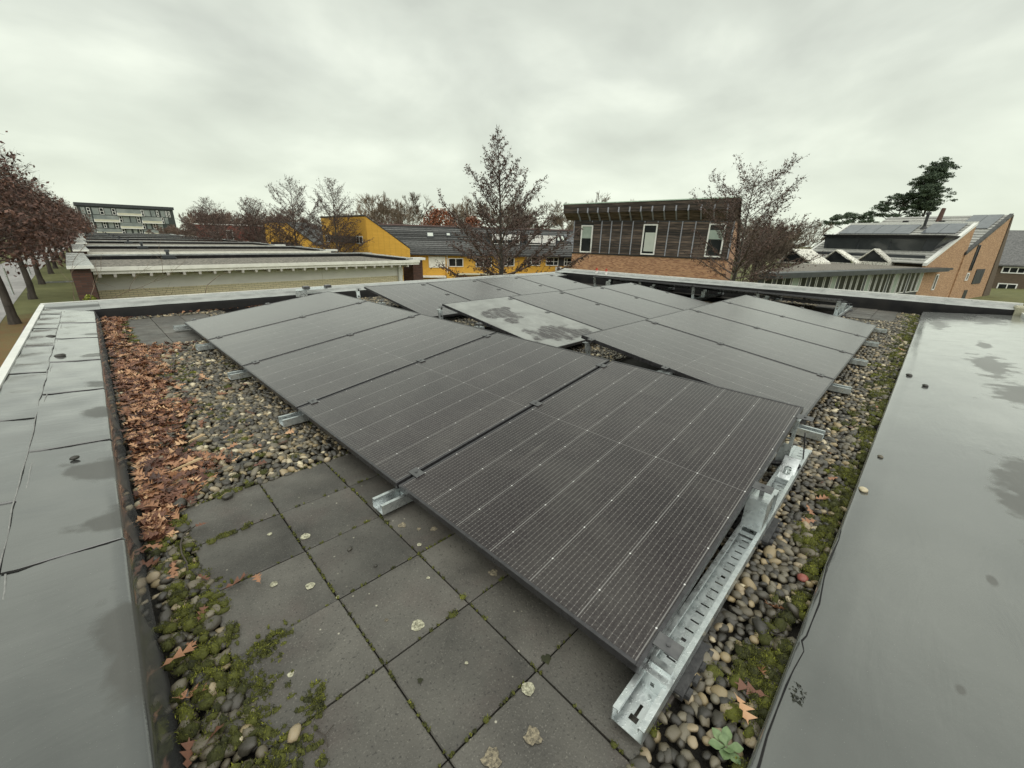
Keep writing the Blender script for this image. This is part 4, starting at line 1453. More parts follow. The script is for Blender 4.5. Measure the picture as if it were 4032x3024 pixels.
# black clump of wet moss on the right felt
r = np.random.default_rng(9)
b = MB()
for i in range(40):
    a, q = r.uniform(0, 6.28), math.sqrt(r.uniform())
    x, y = 1.055 + .030 * q * math.cos(a) + .012 * math.sin(a), -.034 + .016 * q * math.sin(a)
    z = rz(x, y); s = r.uniform(.0025, .006)
    b.add([(x - s, y - s, z), (x + s, y - s * .6, z), (x + r.normal(0, s), y + s, z), (x + r.normal(0, s), y + r.normal(0, s), z + s * 1.5)], [(0, 1, 3), (1, 2, 3), (2, 0, 3)])
tag(b.obj("moss_clump", plain("black_wet_moss", (.010, .011, .008), (.03, .033, .02), 60, .5)), "blackish clump of wet moss fallen on the right felt", "moss clump")

# weed with pale green leaves at the near end of the right gravel strip
o = thing("weed", "small weed with pale green leaves in the gravel by the right felt", "weed", (.825, .058, 0))
o.scale = (.72, .72, .72)
r = np.random.default_rng(3)
b = MB()
for i, (a, L, up) in enumerate(((.3, .062, .35), (1.3, .055, .5), (2.3, .060, .4), (3.3, .05, .35), (4.2, .058, .3), (5.2, .05, .6), (.9, .030, 1.0), (3.8, .028, 1.1))):
    ca, sa = math.cos(a), math.sin(a)
    lb = MB()
    n = 7; V = []; F = []
    for j in range(n):
        t = j / (n - 1)
        w = (.004 if t < .25 else .016 * math.sin(math.pi * min(1, (t - .2) / .8)) + .001)
        d = L * t; z = .006 + up * L * t * (1.1 - .55 * t)
        for s in (-1, 0, 1):
            V.append((ca * d - sa * w * s, sa * d + ca * w * s, z + (.004 if s else 0)))
    for j in range(n - 1):
        for q in (0, 1):
            F.append((3 * j + q, 3 * j + q + 1, 3 * j + q + 4, 3 * j + q + 3))
    lb.add(V, F)
    lb.obj("leaf", M["weed"], o, smooth=True)

# twigs and a split piece of wood
b = MB(); b.tube([(.107, 1.841, .012), (.075, 1.81, .020), (.055, 1.783, .024), (.040, 1.73, .024), (.035, 1.673, .022), (.040, 1.61, .020), (.035, 1.57, .014)], [.0022, .0026, .0028, .0028, .0026, .0024, .0016], 6)
tag(b.obj("twig", M["bark"], smooth=True), "bent grey twig lying across moss beside the left slabs", "twig")
b = MB(); b.tube([(.155, .775, .004), (.165, .745, .007), (.160, .72, .004)], .0012, 5); b.tube([(.165, .745, .007), (.19, .755, .005)], .001, 5)
tag(b.obj("twig", M["bark"], smooth=True), "thin forked twig on the near paving slab by the moss", "twig")
for (x, y, L, yaw, lab) in ((.255, 2.66, .085, .45, "split pale wood sliver lying on the leaf heap"), (.165, 2.36, .13, .25, "long straw coloured bark strip lying on the brown leaves")):
    b = MB(); b.hexa([(-L / 2, -.003, 0), (L / 2, -.009, 0), (L / 2 * .9, .007, 0), (-L / 2, .006, 0), (-L / 2 * .9, -.002, .006), (L / 2, -.007, .007), (L / 2 * .8, .006, .006), (-L / 2 * .9, .004, .006)])
    o = tag(b.obj("wood_sliver", M["wood_chip"]), lab, "wood"); o.location = (x, y, .040); o.rotation_euler = (.2, -.08, yaw)

# red-capped vent pipes on the far right coping
for i, (y, lab) in enumerate(((6.65, "left of the two red-capped pipe stubs on the far coping"), (6.34, "right of the two red-capped pipe stubs on the far coping"))):
    o = thing("vent_pipe", lab, "pipe", (10.2, y, .225), 0, "red-capped pipes on the far coping")
    b = MB(); b.cyl((0, 0, 0), (0, 0, .07), .035, n=12); b.cyl((0, 0, .07), (0, 0, .08), .042, n=12)
    b.obj("pipe", M["grey_board"], o)
    b = MB(); b.cyl((0, 0, .08), (0, 0, .135), .034, .028, n=12); b.cyl((0, 0, .135), (.02, 0, .15), .028, .010, n=12); b.cyl((-.05, 0, .10), (.05, 0, .10), .010, n=8)
    b.obj("cap", M["red_cap"], o)

# ------------------------------------------------------------------ the row of flat-roofed neighbours
def window(parent, x0, x1, z0, z1, y=0.0, fw=.07, glass="window", frame="white_frame", mull=(), trans=(), depth=.08, name="window", blind=None):
    """window part facing -y of the parent's frame: frame mesh with a pane (and maybe a blind) under it"""
    b = MB()
    b.box(x0, x0 + fw, y - depth, y, z0, z1); b.box(x1 - fw, x1, y - depth, y, z0, z1)
    b.box(x0 + fw, x1 - fw, y - depth, y, z1 - fw, z1); b.box(x0 + fw, x1 - fw, y - depth, y, z0, z0 + fw)
    for m in mull: b.box(m - fw * .4, m + fw * .4, y - depth + .01, y, z0 + fw, z1 - fw)
    for t in trans: b.box(x0 + fw, x1 - fw, y - depth + .012, y - .002, t - fw * .35, t + fw * .35)
    f = b.obj(name, M[frame], parent)
    b = MB(); b.box(x0 + fw * .5, x1 - fw * .5, y - .030, y - .012, z0 + fw * .5, z1 - fw * .5)
    b.obj("pane", M[glass], f)
    if blind:
        bx0, bx1, bz0, bz1, bm = blind
        b = MB(); b.box(bx0, bx1, y - .036, y - .031, bz0, bz1)
        b.obj("blind", M[bm], f)
    return f


def neighbour(label):
    o = thing("flat_roof_house", label, "house", (0, 17.1, 0), 0, "flat-roofed houses in the row beyond")
    b = MB()
    b.box(.30, 10.92, .90, 1.10, -5.2, -.735)
    b.box(.05, .25, 1.1, 4.6, -5.2, -.03); b.box(10.8, 11.0, 1.1, 4.6, -5.2, -.03); b.box(.25, 10.8, 4.55, 4.75, -5.2, -.03)
    b.obj("wall", M["brick_yellow"], o)
    b = MB(); b.box(.30, 10.92, .88, 1.10, -.733, -.20); b.obj("fascia_board", M["grey_board"], o)
    for xs in (3.9, 7.1):
        b = MB(); b.box(xs - .01, xs + .01, .870, .879, -.73, -.25); b.obj("board_joint", M["white_paint"], o)
    b = MB(); b.box(10.62, 10.78, .74, .87, -4, -.31); b.obj("downpipe", M["white_trim"], o)
    b = MB()
    b.box(.27, 11.32, 0, .05, -.10, 0.012); b.box(.30, 11.30, .052, .12, -.19, -.095); b.box(.27, 11.32, .05, .17, -.02, .005)
    b.obj("gutter", M["white_paint"], o)
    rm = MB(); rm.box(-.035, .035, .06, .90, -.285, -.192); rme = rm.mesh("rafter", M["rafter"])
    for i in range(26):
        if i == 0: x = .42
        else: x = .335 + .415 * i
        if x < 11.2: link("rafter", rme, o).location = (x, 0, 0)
    b = MB(); b.box(.30, 11.3, .125, .90, -.191, -.175); b.obj("soffit", M["grey_board"], o)
    b = MB(); b.box(.30, 11.0, .17, 4.55, -.06, -.022); b.obj("roof_gravel", M["gravel_far"], o)
    b = MB(); b.box(.30, 11.0, 4.50, 4.56, -.03, .10); b.box(10.62, 10.70, .2, 4.5, -.03, .09); b.obj("upstand", M["felt_face"], o)
    b = MB(); b.box(.32, 11.35, 4.565, 4.95, .07, .15); b.obj("coping", M["coping"], o)
    b = MB(); b.hexa([(10.705, .2, .03), (11.08, .2, .03), (11.08, 4.56, .06), (10.705, 4.56, .06), (10.705, .2, .09), (11.08, .2, .10), (11.08, 4.56, .14), (10.705, 4.56, .13)]); b.obj("coping", M["coping"], o)
    b = MB(); b.box(11.05, 12.0, .55, 1.02, -.03, .075); b.obj("pillar_cap", M["white_trim"], o)
    b = MB(); b.box(11.37, 11.92, .70, 1.6, -5.2, -.031); b.obj("pillar", M["brick_dark"], o)
    b = MB(); b.box(-.13, .24, -1.78, 4.6, -5.2, .115); b.obj("pillar", M["brick_dark"], o)
    b = MB(); b.hexa([(-.17, -1.90, .117), (.31, -1.90, .117), (.30, 4.95, .117), (-.15, 4.95, .117), (-.17, -1.90, .190), (.31, -1.90, .184), (.30, 4.95, .20), (-.15, 4.95, .205)]); b.obj("pillar_cap", M["coping"], o)
    b = MB(); b.box(-.175, .315, -1.93, -1.902, .11, .186); b.obj("edge_trim", M["white_trim"], o)
    b = MB(); b.cbox(2.42, 2.80, 4.05, 4.40, -.03, .14, .02); b.cyl((2.60, 4.2, .14), (2.60, 4.2, .26), .055, n=10); b.cyl((2.60, 4.2, .26), (2.60, 4.2, .34), .09, .075, n=10)
    b.box(2.38, 2.84, 4.02, 4.43, .02, .05)
    b.obj("roof_vent", M["dark_clad"], o)
    return o


NB0 = neighbour("nearest flat-roofed neighbour with white gutter, rafter ends and yellow brick wall")
NBL = ["second flat-roofed house along the row, just beyond the one with yellow brick", "third flat-roofed house along the row", "fourth flat-roofed house along the row", "fifth flat-roofed house along the row", "sixth flat-roofed house along the row", "seventh flat-roofed house along the row", "eighth flat-roofed house along the row, farthest before the grey flats"]
for i, lab in enumerate(NBL):
    c = copy_tree(NB0); c.location = (.22 * (i + 1), 17.1 + 10.3 * (i + 1), 0.02 * (i + 1) * 0); c["label"] = lab

# conifer tub and bare climber beside the dark pillar
o = thing("planter_shrub", "clipped yellow green shrub in a tub at the foot of the dark brick pillar", "shrub", (.06, 14.5, -3.1))
r = np.random.default_rng(4)
n = 1500
a, q, t = r.uniform(0, 6.28, n), r.uniform(.75, 1.0, n), r.uniform(0, 1, n)
w = .20 * np.sqrt(np.clip(1.05 - t ** 4, .02, 1))
P = np.stack([np.cos(a) * q * w, np.sin(a) * q * w, 1.2 + t * 1.42], -1)


def leaf_quads(P, size, r, flat=0.0):
    n = len(P)
    d = r.normal(0, 1, (n, 3)); d[:, 2] *= (1 - flat); d /= np.linalg.norm(d, axis=1)[:, None]
    e = r.normal(0, 1, (n, 3)); e -= (e * d).sum(1)[:, None] * d; e /= np.linalg.norm(e, axis=1)[:, None]
    s = size * r.uniform(.6, 1.3, (n, 1))
    V = np.stack([P - d * s, P + e * s * .5, P + d * s, P - e * s * .5], 1).reshape(-1, 3)
    return V, np.arange(4 * n).reshape(-1, 4)


V, F = leaf_quads(P, .05, r)
link("foliage", np_mesh("foliage", V, F, M["shrub"], attr=np.repeat(r.beta(2, 2, n), 4)), o)
b = MB(); b.cyl((0, 0, -.4), (0, 0, 1.25), .12, .17, n=12); b.obj("tub", M["brick_dark"], o)
b = MB()
r = np.random.default_rng(8)
def spray(p, d, L, rr, depth):
    pts = [p]; 
    for i in range(5):
        d = (d + Vector(r.normal(0, .16, 3)) + Vector((0.03, 0, -.02))).normalized()
        p = p + d * (L / 5); pts.append(p)
        if depth and i > 0:
            spray(p, (d + Vector((r.normal(0, .6), r.normal(0, .2), r.normal(.1, .5)))).normalized(), L * .5, rr * .55, depth - 1)
    b.tube(pts, [rr * (1 - .15 * i) for i in range(6)], 4)
spray(Vector((.31, 14.3, -.65)), Vector((.75, .1, .55)), 1.5, .012, 2)
spray(Vector((.05, 14.2, -.55)), Vector((.35, 0, .8)), .8, .012, 1)
spray(Vector((-.22, 14.3, -.7)), Vector((.18, 0, 1)), 1.3, .009, 1)
b.tube([(2.35, 14.3, -.6), (2.45, 14.3, -.35), (2.75, 14.3, -.12), (3.3, 14.3, .10)], [.010, .009, .007, .004], 4)
tag(b.obj("climbing_shrub", M["climb"], smooth=True), "bare arching climber stems before the pale yellow brick wall", "shrub")

# ------------------------------------------------------------------ dark timber house on the right
TH = thing("timber_house", "two-storey house of dark weathered boards over orange brick with brackets under the eaves", "house", (31.5, 23.31, 0), math.atan2(-.97, .24))
b = MB(); b.box(0, 12.66, .03, .30, -5.2, -.10); b.obj("wall", M["brick_orange"], TH)
b = MB(); b.prism([(.30, -5.2), (7.2, -5.2), (7.2, .4), (.30, 4.0)], "x", 12.40, 12.66); b.obj("gable_wall", M["brick_orange"], TH)
b = MB(); b.prism([(.30, -5.2), (7.2, -5.2), (7.2, .4), (.30, 4.0)], "x", 0, .26); b.obj("gable_wall", M["brick_orange"], TH)
b = MB(); b.box(-.02, 12.68, -.04, .30, -.10, .0); b.obj("sill_band", M["black_plastic"], TH)
b = MB(); b.box(0, 12.66, .06, .30, 0, 3.3); b.obj("backing", M["dark_clad"], TH)
BAYX = [0.06, 1.70, 2.57, 3.42, 4.30, 5.22, 6.15, 7.18, 8.04, 9.04, 10.0, 11.0, 12.12, 12.60]
WIN = [(.76, 1.82, .01, 2.25), (6.09, 7.21, .04, 2.38), (10.96, 12.12, .06, 2.46)]
for i in range(13):
    z0 = .002 + i * .2
    for xa, xb in ((0, .74), (1.84, 6.07), (7.23, 10.94), (12.14, 12.66)) if z0 < 2.25 else ((0, 6.3), (6.3, 12.66)):
        b = MB()
        b.hexa([(xa, -.045, z0), (xb, -.045, z0), (xb, .058, z0), (xa, .058, z0), (xa, -.02, z0 + .162), (xb, -.02, z0 + .162), (xb, .058, z0 + .162), (xa, .058, z0 + .162)])
        b.obj("board", M["timber"], TH)
bm_ = MB(); bm_.box(-.04, .04, -.075, -.031, 0, 2.62); BAT = bm_.mesh("batten", M["batten"])
for x in BAYX:
    if any(w[0] - .05 < x < w[1] + .05 for w in WIN):
        q = MB(); q.box(-.035, .035, -.075, -.031, 2.5, 2.62); link("batten", q.mesh("batten", M["batten"]), TH).location = (x, 0, 0)
    else:
        link("batten", BAT, TH).location = (x, 0, 0)
fz = lambda x: .34 * x / 13.4
bk = MB(); bk.hexa([(-.05, -.08, 2.55), (.05, -.08, 2.55), (.05, -.02, 2.62), (-.05, -.02, 2.62), (-.05, -.80, 3.20), (.05, -.80, 3.20), (.05, -.72, 3.32), (-.05, -.72, 3.32)])
bk.box(-.05, .05, -.88, -.80, 3.16, 3.55)
BK = bk.mesh("eave_bracket", M["batten"])
for i in range(14):
    x = .62 + .88 * i
    link("eave_bracket", BK, TH).location = (x, 0, fz(x) * .7 - .0)
for i in range(4):
    z0 = 3.16 + i * .17
    b = MB(); y0 = -.795 - .012 * i
    b.hexa([(-.72, y0, z0), (12.8, y0, z0 + .26), (12.8, y0 + .05, z0 + .26), (-.72, y0 + .05, z0), (-.72, y0 - .01, z0 + .18), (12.8, y0 - .01, z0 + .45), (12.8, y0 + .05, z0 + .45), (-.72, y0 + .05, z0 + .18)])
    b.obj("board", M["timber"], TH)
b = MB(); b.hexa([(-.70, -.74, 3.17), (12.78, -.74, 3.4), (12.78, .06, 2.66), (-.70, .06, 2.63), (-.70, -.74, 3.21), (12.78, -.74, 3.44), (12.78, .06, 2.70), (-.70, .06, 2.67)])
b.obj("soffit", M["timber"], TH)
b = MB(); b.hexa([(-.74, -.80, 3.80), (12.84, -.80, 4.09), (12.84, 7.6, .45), (-.74, 7.6, .25), (-.74, -.80, 3.88), (12.84, -.80, 4.18), (12.84, 7.6, .60), (-.74, 7.6, .40)])
b.obj("roof", M["felt_face"], TH)
b = MB(); b.hexa([(-.76, -.87, 3.86), (12.86, -.87, 4.15), (12.86, -.80, 4.15), (-.76, -.80, 3.86), (-.76, -.87, 3.92), (12.86, -.87, 4.22), (12.86, -.80, 4.22), (-.76, -.80, 3.92)])
b.obj("edge_trim", plain("pale_green_trim", (.45, .58, .48), (.5, .62, .52), 2, .4), TH)
window(TH, *WIN[0], y=-.02, fw=.10, depth=.10, blind=(.86, 1.72, 1.19, 2.15, "blind_green"))
window(TH, *WIN[1], y=-.02, fw=.10, depth=.10, blind=(6.30, 7.11, .30, 1.75, "blind"))
window(TH, *WIN[2], y=-.02, fw=.10, depth=.10, blind=(11.06, 12.02, 1.35, 2.0, "blind_green"))

# ------------------------------------------------------------------ ochre houses in the middle
GH = thing("gable_house", "ochre house end wall with its single-pitch verge, left of the long tiled roof", "house", (20.27, 39.45, 0), 0)
ux, uy = .61, -.80
E1 = (4.17 * ux, 4.17 * uy)
b = MB()
b.add([(0, 0, -5.4), (E1[0], E1[1], -5.4), (E1[0], E1[1], -.20), (0, 0, 2.66), (.14, .19, -5.4), (E1[0] + .14, E1[1] + .19, -5.4), (E1[0] + .14, E1[1] + .19, -.20), (.14, .19, 2.66)],
      [(0, 1, 2, 3), (7, 6, 5, 4), (0, 4, 5, 1), (1, 5, 6, 2), (2, 6, 7, 3), (3, 7, 4, 0)])
b.obj("gable_wall", M["brick_ochre"], GH)
b = MB(); b.hexa([(-.01, .02, -5.4), (.2, .02, -5.4), (.3, 10.6, -5.4), (.10, 10.6, -5.4), (-.01, .02, 2.66), (.2, .02, 2.66), (.3, 10.6, 2.66), (.10, 10.6, 2.66)]); b.obj("wall", M["brick_ochre"], GH)
b = MB(); b.hexa([(-.06, -.06, 2.665), (E1[0] + .05, E1[1] - .06, -.195), (E1[0] + .15, E1[1] + 10.4, -.195), (.02, 10.7, 2.665), (-.06, -.06, 2.76), (E1[0] + .05, E1[1] - .06, -.10), (E1[0] + .15, E1[1] + 10.4, -.10), (.02, 10.7, 2.76)]); b.obj("roof", M["tile_dark"], GH)
wb = thing("x", "x", "x")
bpy.data.objects.remove(wb)
for (ya, yb, zz0, zz1, mt) in ((2.2, 8.4, .15, .80, "dark_clad"),):
    b = MB(); b.box(-.045, -.012, ya, yb, zz0, zz1); b.obj("window_band", M[mt], GH)
for (ya, yb) in ((.85, 2.2), (8.3, 9.6)):
    b = MB(); b.box(-.06, -.012, ya, yb, .10, .85); f = b.obj("window", M["white_frame"], GH)
    for k in range(2):
        b = MB(); h = (yb - ya) / 2; b.box(-.075, -.061, ya + .1 + h * k, ya + h * (k + 1) - .1, .2, .75); b.obj("pane", M["window"], f)

RH = thing("terraced_houses", "long ochre terrace under a dark tiled roof with dormers, behind the tall bare tree", "houses", (24.53, 37.85, 0), math.atan2(-.54, .84))
b = MB(); b.box(-.5, 19.5, 0, .25, -5.6, -.80); b.obj("wall", M["brick_ochre"], RH)
nc = 15
y_e, z_e, y_r, z_r = -.38, -.76, 4.0, 1.98
for i in range(nc):
    t0, t1 = i / nc, (i + 1) / nc
    ya, za = y_e + (y_r - y_e) * t0, z_e + (z_r - z_e) * t0
    yb_, zb = y_e + (y_r - y_e) * (t1 + .012), z_e + (z_r - z_e) * (t1 + .012)
    b = MB(); b.hexa([(-3.6, ya, za), (19.5, ya, za), (19.5, yb_, zb - .02), (-3.6, yb_, zb - .02), (-3.6, ya - .02, za + .075), (19.5, ya - .02, za + .075), (19.5, yb_, zb + .012), (-3.6, yb_, zb + .012)])
    b.obj("tile_course", M["tile_dark"], RH)
b = MB(); b.cyl((-3.6, y_r + .02, z_r + .03), (19.5, y_r + .02, z_r + .03), .11, n=8); b.obj("ridge_tiles", plain("dull_red_ridge", (.06, .03, .025), (.09, .05, .04), 5, .6), RH)
b = MB(); b.hexa([(-3.6, y_r + .1, z_r - .1), (19.5, y_r + .1, z_r - .1), (19.5, 8.3, -.8), (-3.6, 8.3, -.8), (-3.6, y_r + .1, z_r), (19.5, y_r + .1, z_r), (19.5, 8.3, -.7), (-3.6, 8.3, -.7)]); b.obj("roof", M["tile_dark"], RH)
b = MB(); b.box(-.5, 19.5, -.50, -.385, -.84, -.74); b.obj("gutter", M["dark_clad"], RH)
b = MB(); b.box(3.16, 3.26, -.10, -.01, -4.5, -.84); b.obj("downpipe", M["white_trim"], RH)
b = MB(); b.box(1.32, 3.02, -.07, -.006, -2.07, -.97); b.obj("roller_shutter", M["white_paint"], RH)
window(RH, 3.34, 4.88, -1.97, -1.10, y=-.004, mull=(4.1,))
window(RH, 6.2, 7.9, -1.97, -1.0, y=-.004, mull=(7.0,)); window(RH, 8.9, 10.4, -1.85, -.95, y=-.004, mull=(9.6,))
window(RH, 11.81, 13.29, -1.77, -.88, y=-.004, mull=(12.3,), trans=(-1.33,)); window(RH, 13.95, 15.39, -1.75, -.86, y=-.004, mull=(14.85,), trans=(-1.31,))
b = MB(); b.box(15.40, 16.05, -.05, -.005, -1.75, -.86); b.obj("infill_panel", M["dark_clad"], RH)
window(RH, 16.06, 17.5, -1.75, -.88, y=-.004, mull=(16.4,), trans=(-1.31,))
b = MB(); b.box(.45, 3.0, -1.0, -.02, -3.0, -2.86); b.obj("porch_roof", M["white_paint"], RH)
b = MB(); b.box(3.05, 3.9, -1.0, -.02, -5, -2.55); b.obj("porch_wall", M["brick_ochre"], RH)
b = MB(); b.box(4.2, 19, -.9, -.02, -2.72, -2.6); b.obj("porch_roof", M["cream"], RH)
window(RH, .7, 2.6, -4.6, -3.25, y=-.004, mull=(1.6,))
rz_at = lambda y: z_e + (z_r - z_e) * (y - y_e) / (y_r - y_e)
def velux(x0, x1, y0, y1, mat):
    b = MB(); e = .09
    b.hexa([(x0, y0, rz_at(y0) + .02), (x1, y0, rz_at(y0) + .02), (x1, y1, rz_at(y1) + .02), (x0, y1, rz_at(y1) + .02), (x0, y0, rz_at(y0) + .16), (x1, y0, rz_at(y0) + .16), (x1, y1, rz_at(y1) + .13), (x0, y1, rz_at(y1) + .13)])
    f = b.obj("roof_window", M["dark_clad"], RH)
    b = MB(); b.hexa([(x0 + e, y0 + e, rz_at(y0 + e) + .10), (x1 - e, y0 + e, rz_at(y0 + e) + .10), (x1 - e, y1 - e, rz_at(y1 - e) + .10), (x0 + e, y1 - e, rz_at(y1 - e) + .10), (x0 + e, y0 + e, rz_at(y0 + e) + .17), (x1 - e, y0 + e, rz_at(y0 + e) + .17), (x1 - e, y1 - e, rz_at(y1 - e) + .14), (x0 + e, y1 - e, rz_at(y1 - e) + .14)]); b.obj("pane", M[mat], f)
velux(1.3, 2.05, 2.1, 2.85, "blind"); velux(3.35, 3.85, 2.3, 2.85, "blind"); velux(15.8, 16.25, 1.9, 2.9, "blind"); velux(16.35, 16.8, 1.9, 2.9, "blind")
for (xa, xb, k) in ((8.15, 11.2, 0), (12.15, 15.3, 1)):
    b = MB(); b.hexa([(xa - .25, 1.15, .25), (xb + .25, 1.15, .25), (xb + .25, 3.2, .9), (xa - .25, 3.2, .9), (xa - .25, 1.15, 1.50), (xb + .25, 1.15, 1.50), (xb + .25, 3.3, 1.62), (xa - .25, 3.3, 1.62)])
    d_ = b.obj("dormer", M["dark_clad"], RH)
    m_ = (xa + xb) / 2
    for (x0, x1) in ((xa, m_ - .06), (m_ + .06, xb)):
        q = MB(); q.box(x0, x1, 1.06, 1.148, .38, 1.38); q.obj("window_frame", M["white_frame"], d_)
        q = MB()
        if k == 0: q.box(x0 + .08, m_ * 0 + x1 - .08, 1.045, 1.058, .45, .82)
        else: q.box(x0 + .08, x1 - .08, 1.045, 1.058, .45, .58)
        q.obj("pane", M["window"], d_)
for k, (x0, y0) in enumerate(((16.95, 1.9), (17.75, 1.9), (17.4, .6), (18.2, .6), (18.5, 1.9), (16.95, .62 + 20))[:5]):
    b = MB(); x1, y1 = x0 + .78, y0 + 1.22
    b.hexa([(x0, y0, rz_at(y0) + .09), (x1, y0, rz_at(y0) + .09), (x1, y1, rz_at(y1) + .09), (x0, y1, rz_at(y1) + .09), (x0, y0, rz_at(y0) + .15), (x1, y0, rz_at(y0) + .15), (x1, y1, rz_at(y1) + .13), (x0, y1, rz_at(y1) + .13)])
    b.obj("roof_panel", M["pv_far"], RH)
o = thing("air_conditioner", "white air conditioner box with a round fan on the ochre wall", "air conditioner", (24.53, 37.85, 0), math.atan2(-.54, .84))
b = MB(); b.cbox(15.04, 15.74, -.42, -.12, -2.36, -1.86, .03); b.obj("casing", M["white_trim"], o)
b = MB(); b.cyl((15.34, -.425, -2.11), (15.34, -.44, -2.11), .19, n=16); b.obj("fan_grille", M["dark_clad"], o)
b = MB(); b.box(15.1, 15.16, -.40, -.01, -2.42, -2.36); b.box(15.6, 15.66, -.40, -.01, -2.42, -2.36); b.obj("bracket", M["galv"], o)

o = thing("gable_house", "more distant ochre house with a low gable seen through the bare trees", "house", (19.9, 68.7, 0), math.atan2(-2.6, 2.4))
b = MB(); b.prism([(0, -5), (7, -5), (7, -.6), (3.2, 2.2), (0, 2.2)], "y", 0, 8); b.obj("wall", M["brick_ochre"], o)
b = MB(); b.hexa([(-.2, -.15, 2.21), (3.25, -.15, 2.21), (3.25, 8.1, 2.21), (-.2, 8.1, 2.21), (-.2, -.15, 2.36), (3.3, -.15, 2.36), (3.3, 8.1, 2.36), (-.2, 8.1, 2.36)])
b.hexa([(3.25, -.15, 2.2), (7.2, -.15, -.72), (7.2, 8.1, -.72), (3.25, 8.1, 2.2), (3.3, -.15, 2.36), (7.3, -.15, -.6), (7.3, 8.1, -.6), (3.3, 8.1, 2.36)]); b.obj("roof", M["tile_dark"], o)
b = MB(); b.box(.6, 4.0, -.06, -.01, -1.2, -.4); b.obj("window_band", M["dark_clad"], o)
o = thing("brick_house", "flat-topped red brick house with white window strips, beyond the trees on the left", "house", (17.9, 96.5, 0), math.atan2(-4.4, 4.35))
b = MB(); b.box(-1.5, 7.0, 0, 8, -6, 1.85); b.obj("wall", M["brick_red"], o)
b = MB(); b.box(-1.6, 7.1, -.12, 8.1, 1.852, 2.02); b.obj("coping", M["grey_board"], o)
window(o, 3.9, 5.2, -.9, 1.0, y=-.01, fw=.14); window(o, 1.2, 1.9, -.3, .7, y=-.01, fw=.14); window(o, 2.1, 2.6, -.3, .7, y=-.01, fw=.14)

# ------------------------------------------------------------------ orange brick houses with solar roofs, far right
SH = thing("solar_roof_houses", "orange brick houses with steep roofs, solar modules and a long glazed flat-roofed front", "houses", (57.95, .33, 0), math.atan2(-.28, .96))
b = MB(); b.prism([(0, -6), (9.68, -6), (9.68, 3.62), (0, -.36)], "y", 0, .25); b.obj("gable_wall", M["brick_orange2"], SH)
b = MB(); b.prism([(9.17, -6), (20.35, -6), (19.38, 4.88), (9.17, .66)], "y", -.12, .25 - .002 - .13); b.obj("gable_wall", M["brick_orange2"], SH)
b = MB(); b.hexa([(20.36, -.2, -6), (23.2, -.2, -6), (23.2, 11, -6), (20.36, 11, -6), (19.45, -.2, 4.95), (19.75, -.2, 4.95), (19.75, 11, 4.95), (19.45, 11, 4.95)]); b.obj("end_wall", M["brick_brown"], SH)
s1 = lambda x: -.33 + 4.02 * x / 9.71
for i in range(16):
    xa, xb = 9.71 * i / 16, 9.71 * (i + 1) / 16 + .06
    b = MB(); b.hexa([(xa - .02, .26, s1(xa)), (xb, .26, s1(xb) - .06), (xb, 11.4, s1(xb) - .06), (xa - .02, 11.4, s1(xa)), (xa - .03, .26, s1(xa) + .09), (xb, .26, s1(xb) + .012), (xb, 11.4, s1(xb) + .012), (xa - .03, 11.4, s1(xa) + .09)])
    b.obj("tile_course", M["tile_grey"], SH)
s2 = lambda x: .70 + 4.23 * (x - 9.17) / 10.2
for i in range(14):
    xa, xb = 9.75 + 9.65 * i / 14, 9.75 + 9.65 * (i + 1) / 14 + .06
    b = MB(); b.hexa([(xa - .02, .14, s2(xa)), (xb, .14, s2(xb) - .06), (xb, 11.4, s2(xb) - .06), (xa - .02, 11.4, s2(xa)), (xa - .03, .14, s2(xa) + .09), (xb, .14, s2(xb) + .012), (xb, 11.4, s2(xb) + .012), (xa - .03, 11.4, s2(xa) + .09)])
    b.obj("tile_course", M["tile_grey"], SH)
for (fx0, fx1, fs, y0, y1, mt) in ((-.05, 9.75, s1, -.06, .255, "white_trim"), (-.05, 9.75, s1, 11.40, 11.65, "white_trim"), (9.12, 19.5, s2, -.18, .135, "tile_dark")):
    b = MB(); b.hexa([(fx0, y0, fs(fx0) - .16), (fx1, y0, fs(fx1) - .16), (fx1, y1, fs(fx1) - .16), (fx0, y1, fs(fx0) - .16), (fx0, y0, fs(fx0) + .13), (fx1, y0, fs(fx1) + .13), (fx1, y1, fs(fx1) + .13), (fx0, y1, fs(fx0) + .13)]); b.obj("verge", M[mt], SH)
b = MB(); b.box(9.62, 9.85, -.06, 11.65, s1(9.7) - .02, s1(9.7) + .20); b.obj("ridge_trim", M["white_trim"], SH)
b = MB(); b.hexa([(1.0, .35, -.5), (2.6, .75, -.5), (2.6, 10.6, -.5), (1.0, 10.6, -.5), (1.0, .6, .40), (2.6, 1.0, .46), (2.6, 10.6, .46), (1.0, 10.6, .40)]); b.obj("dormer_shade_block", M["dark_clad"], SH)  # dark block built in to stand for the shade below the dormer
b = MB(); b.hexa([(2.6, .95, .46), (7.0, .95, .46), (7.0, 10.5, .46), (2.6, 10.5, .46), (2.45, .05, 2.12), (6.3, .05, 2.12), (6.3, 10.6, 2.12), (2.45, 10.6, 2.12)]); dm = b.obj("dormer", M["dark_clad"], SH)
b = MB(); b.box(2.2, 6.4, -.05, 10.75, 2.122, 2.36); b.obj("dormer_roof", M["felt_face"], dm)
for (ya, yb) in ((1.6, 4.1), (4.4, 7.0), (7.3, 10.2)):
    b = MB(); b.hexa([(2.56, ya, .62), (2.6, ya, .62), (2.6, yb, .62), (2.56, yb, .62), (2.42, ya - .25, 1.95), (2.47, ya - .25, 1.95), (2.47, yb, 1.95), (2.42, yb, 1.95)]); b.obj("dormer_window", plain("smoky_window", (.035, .04, .042), (.05, .055, .056), .8, .12), dm)
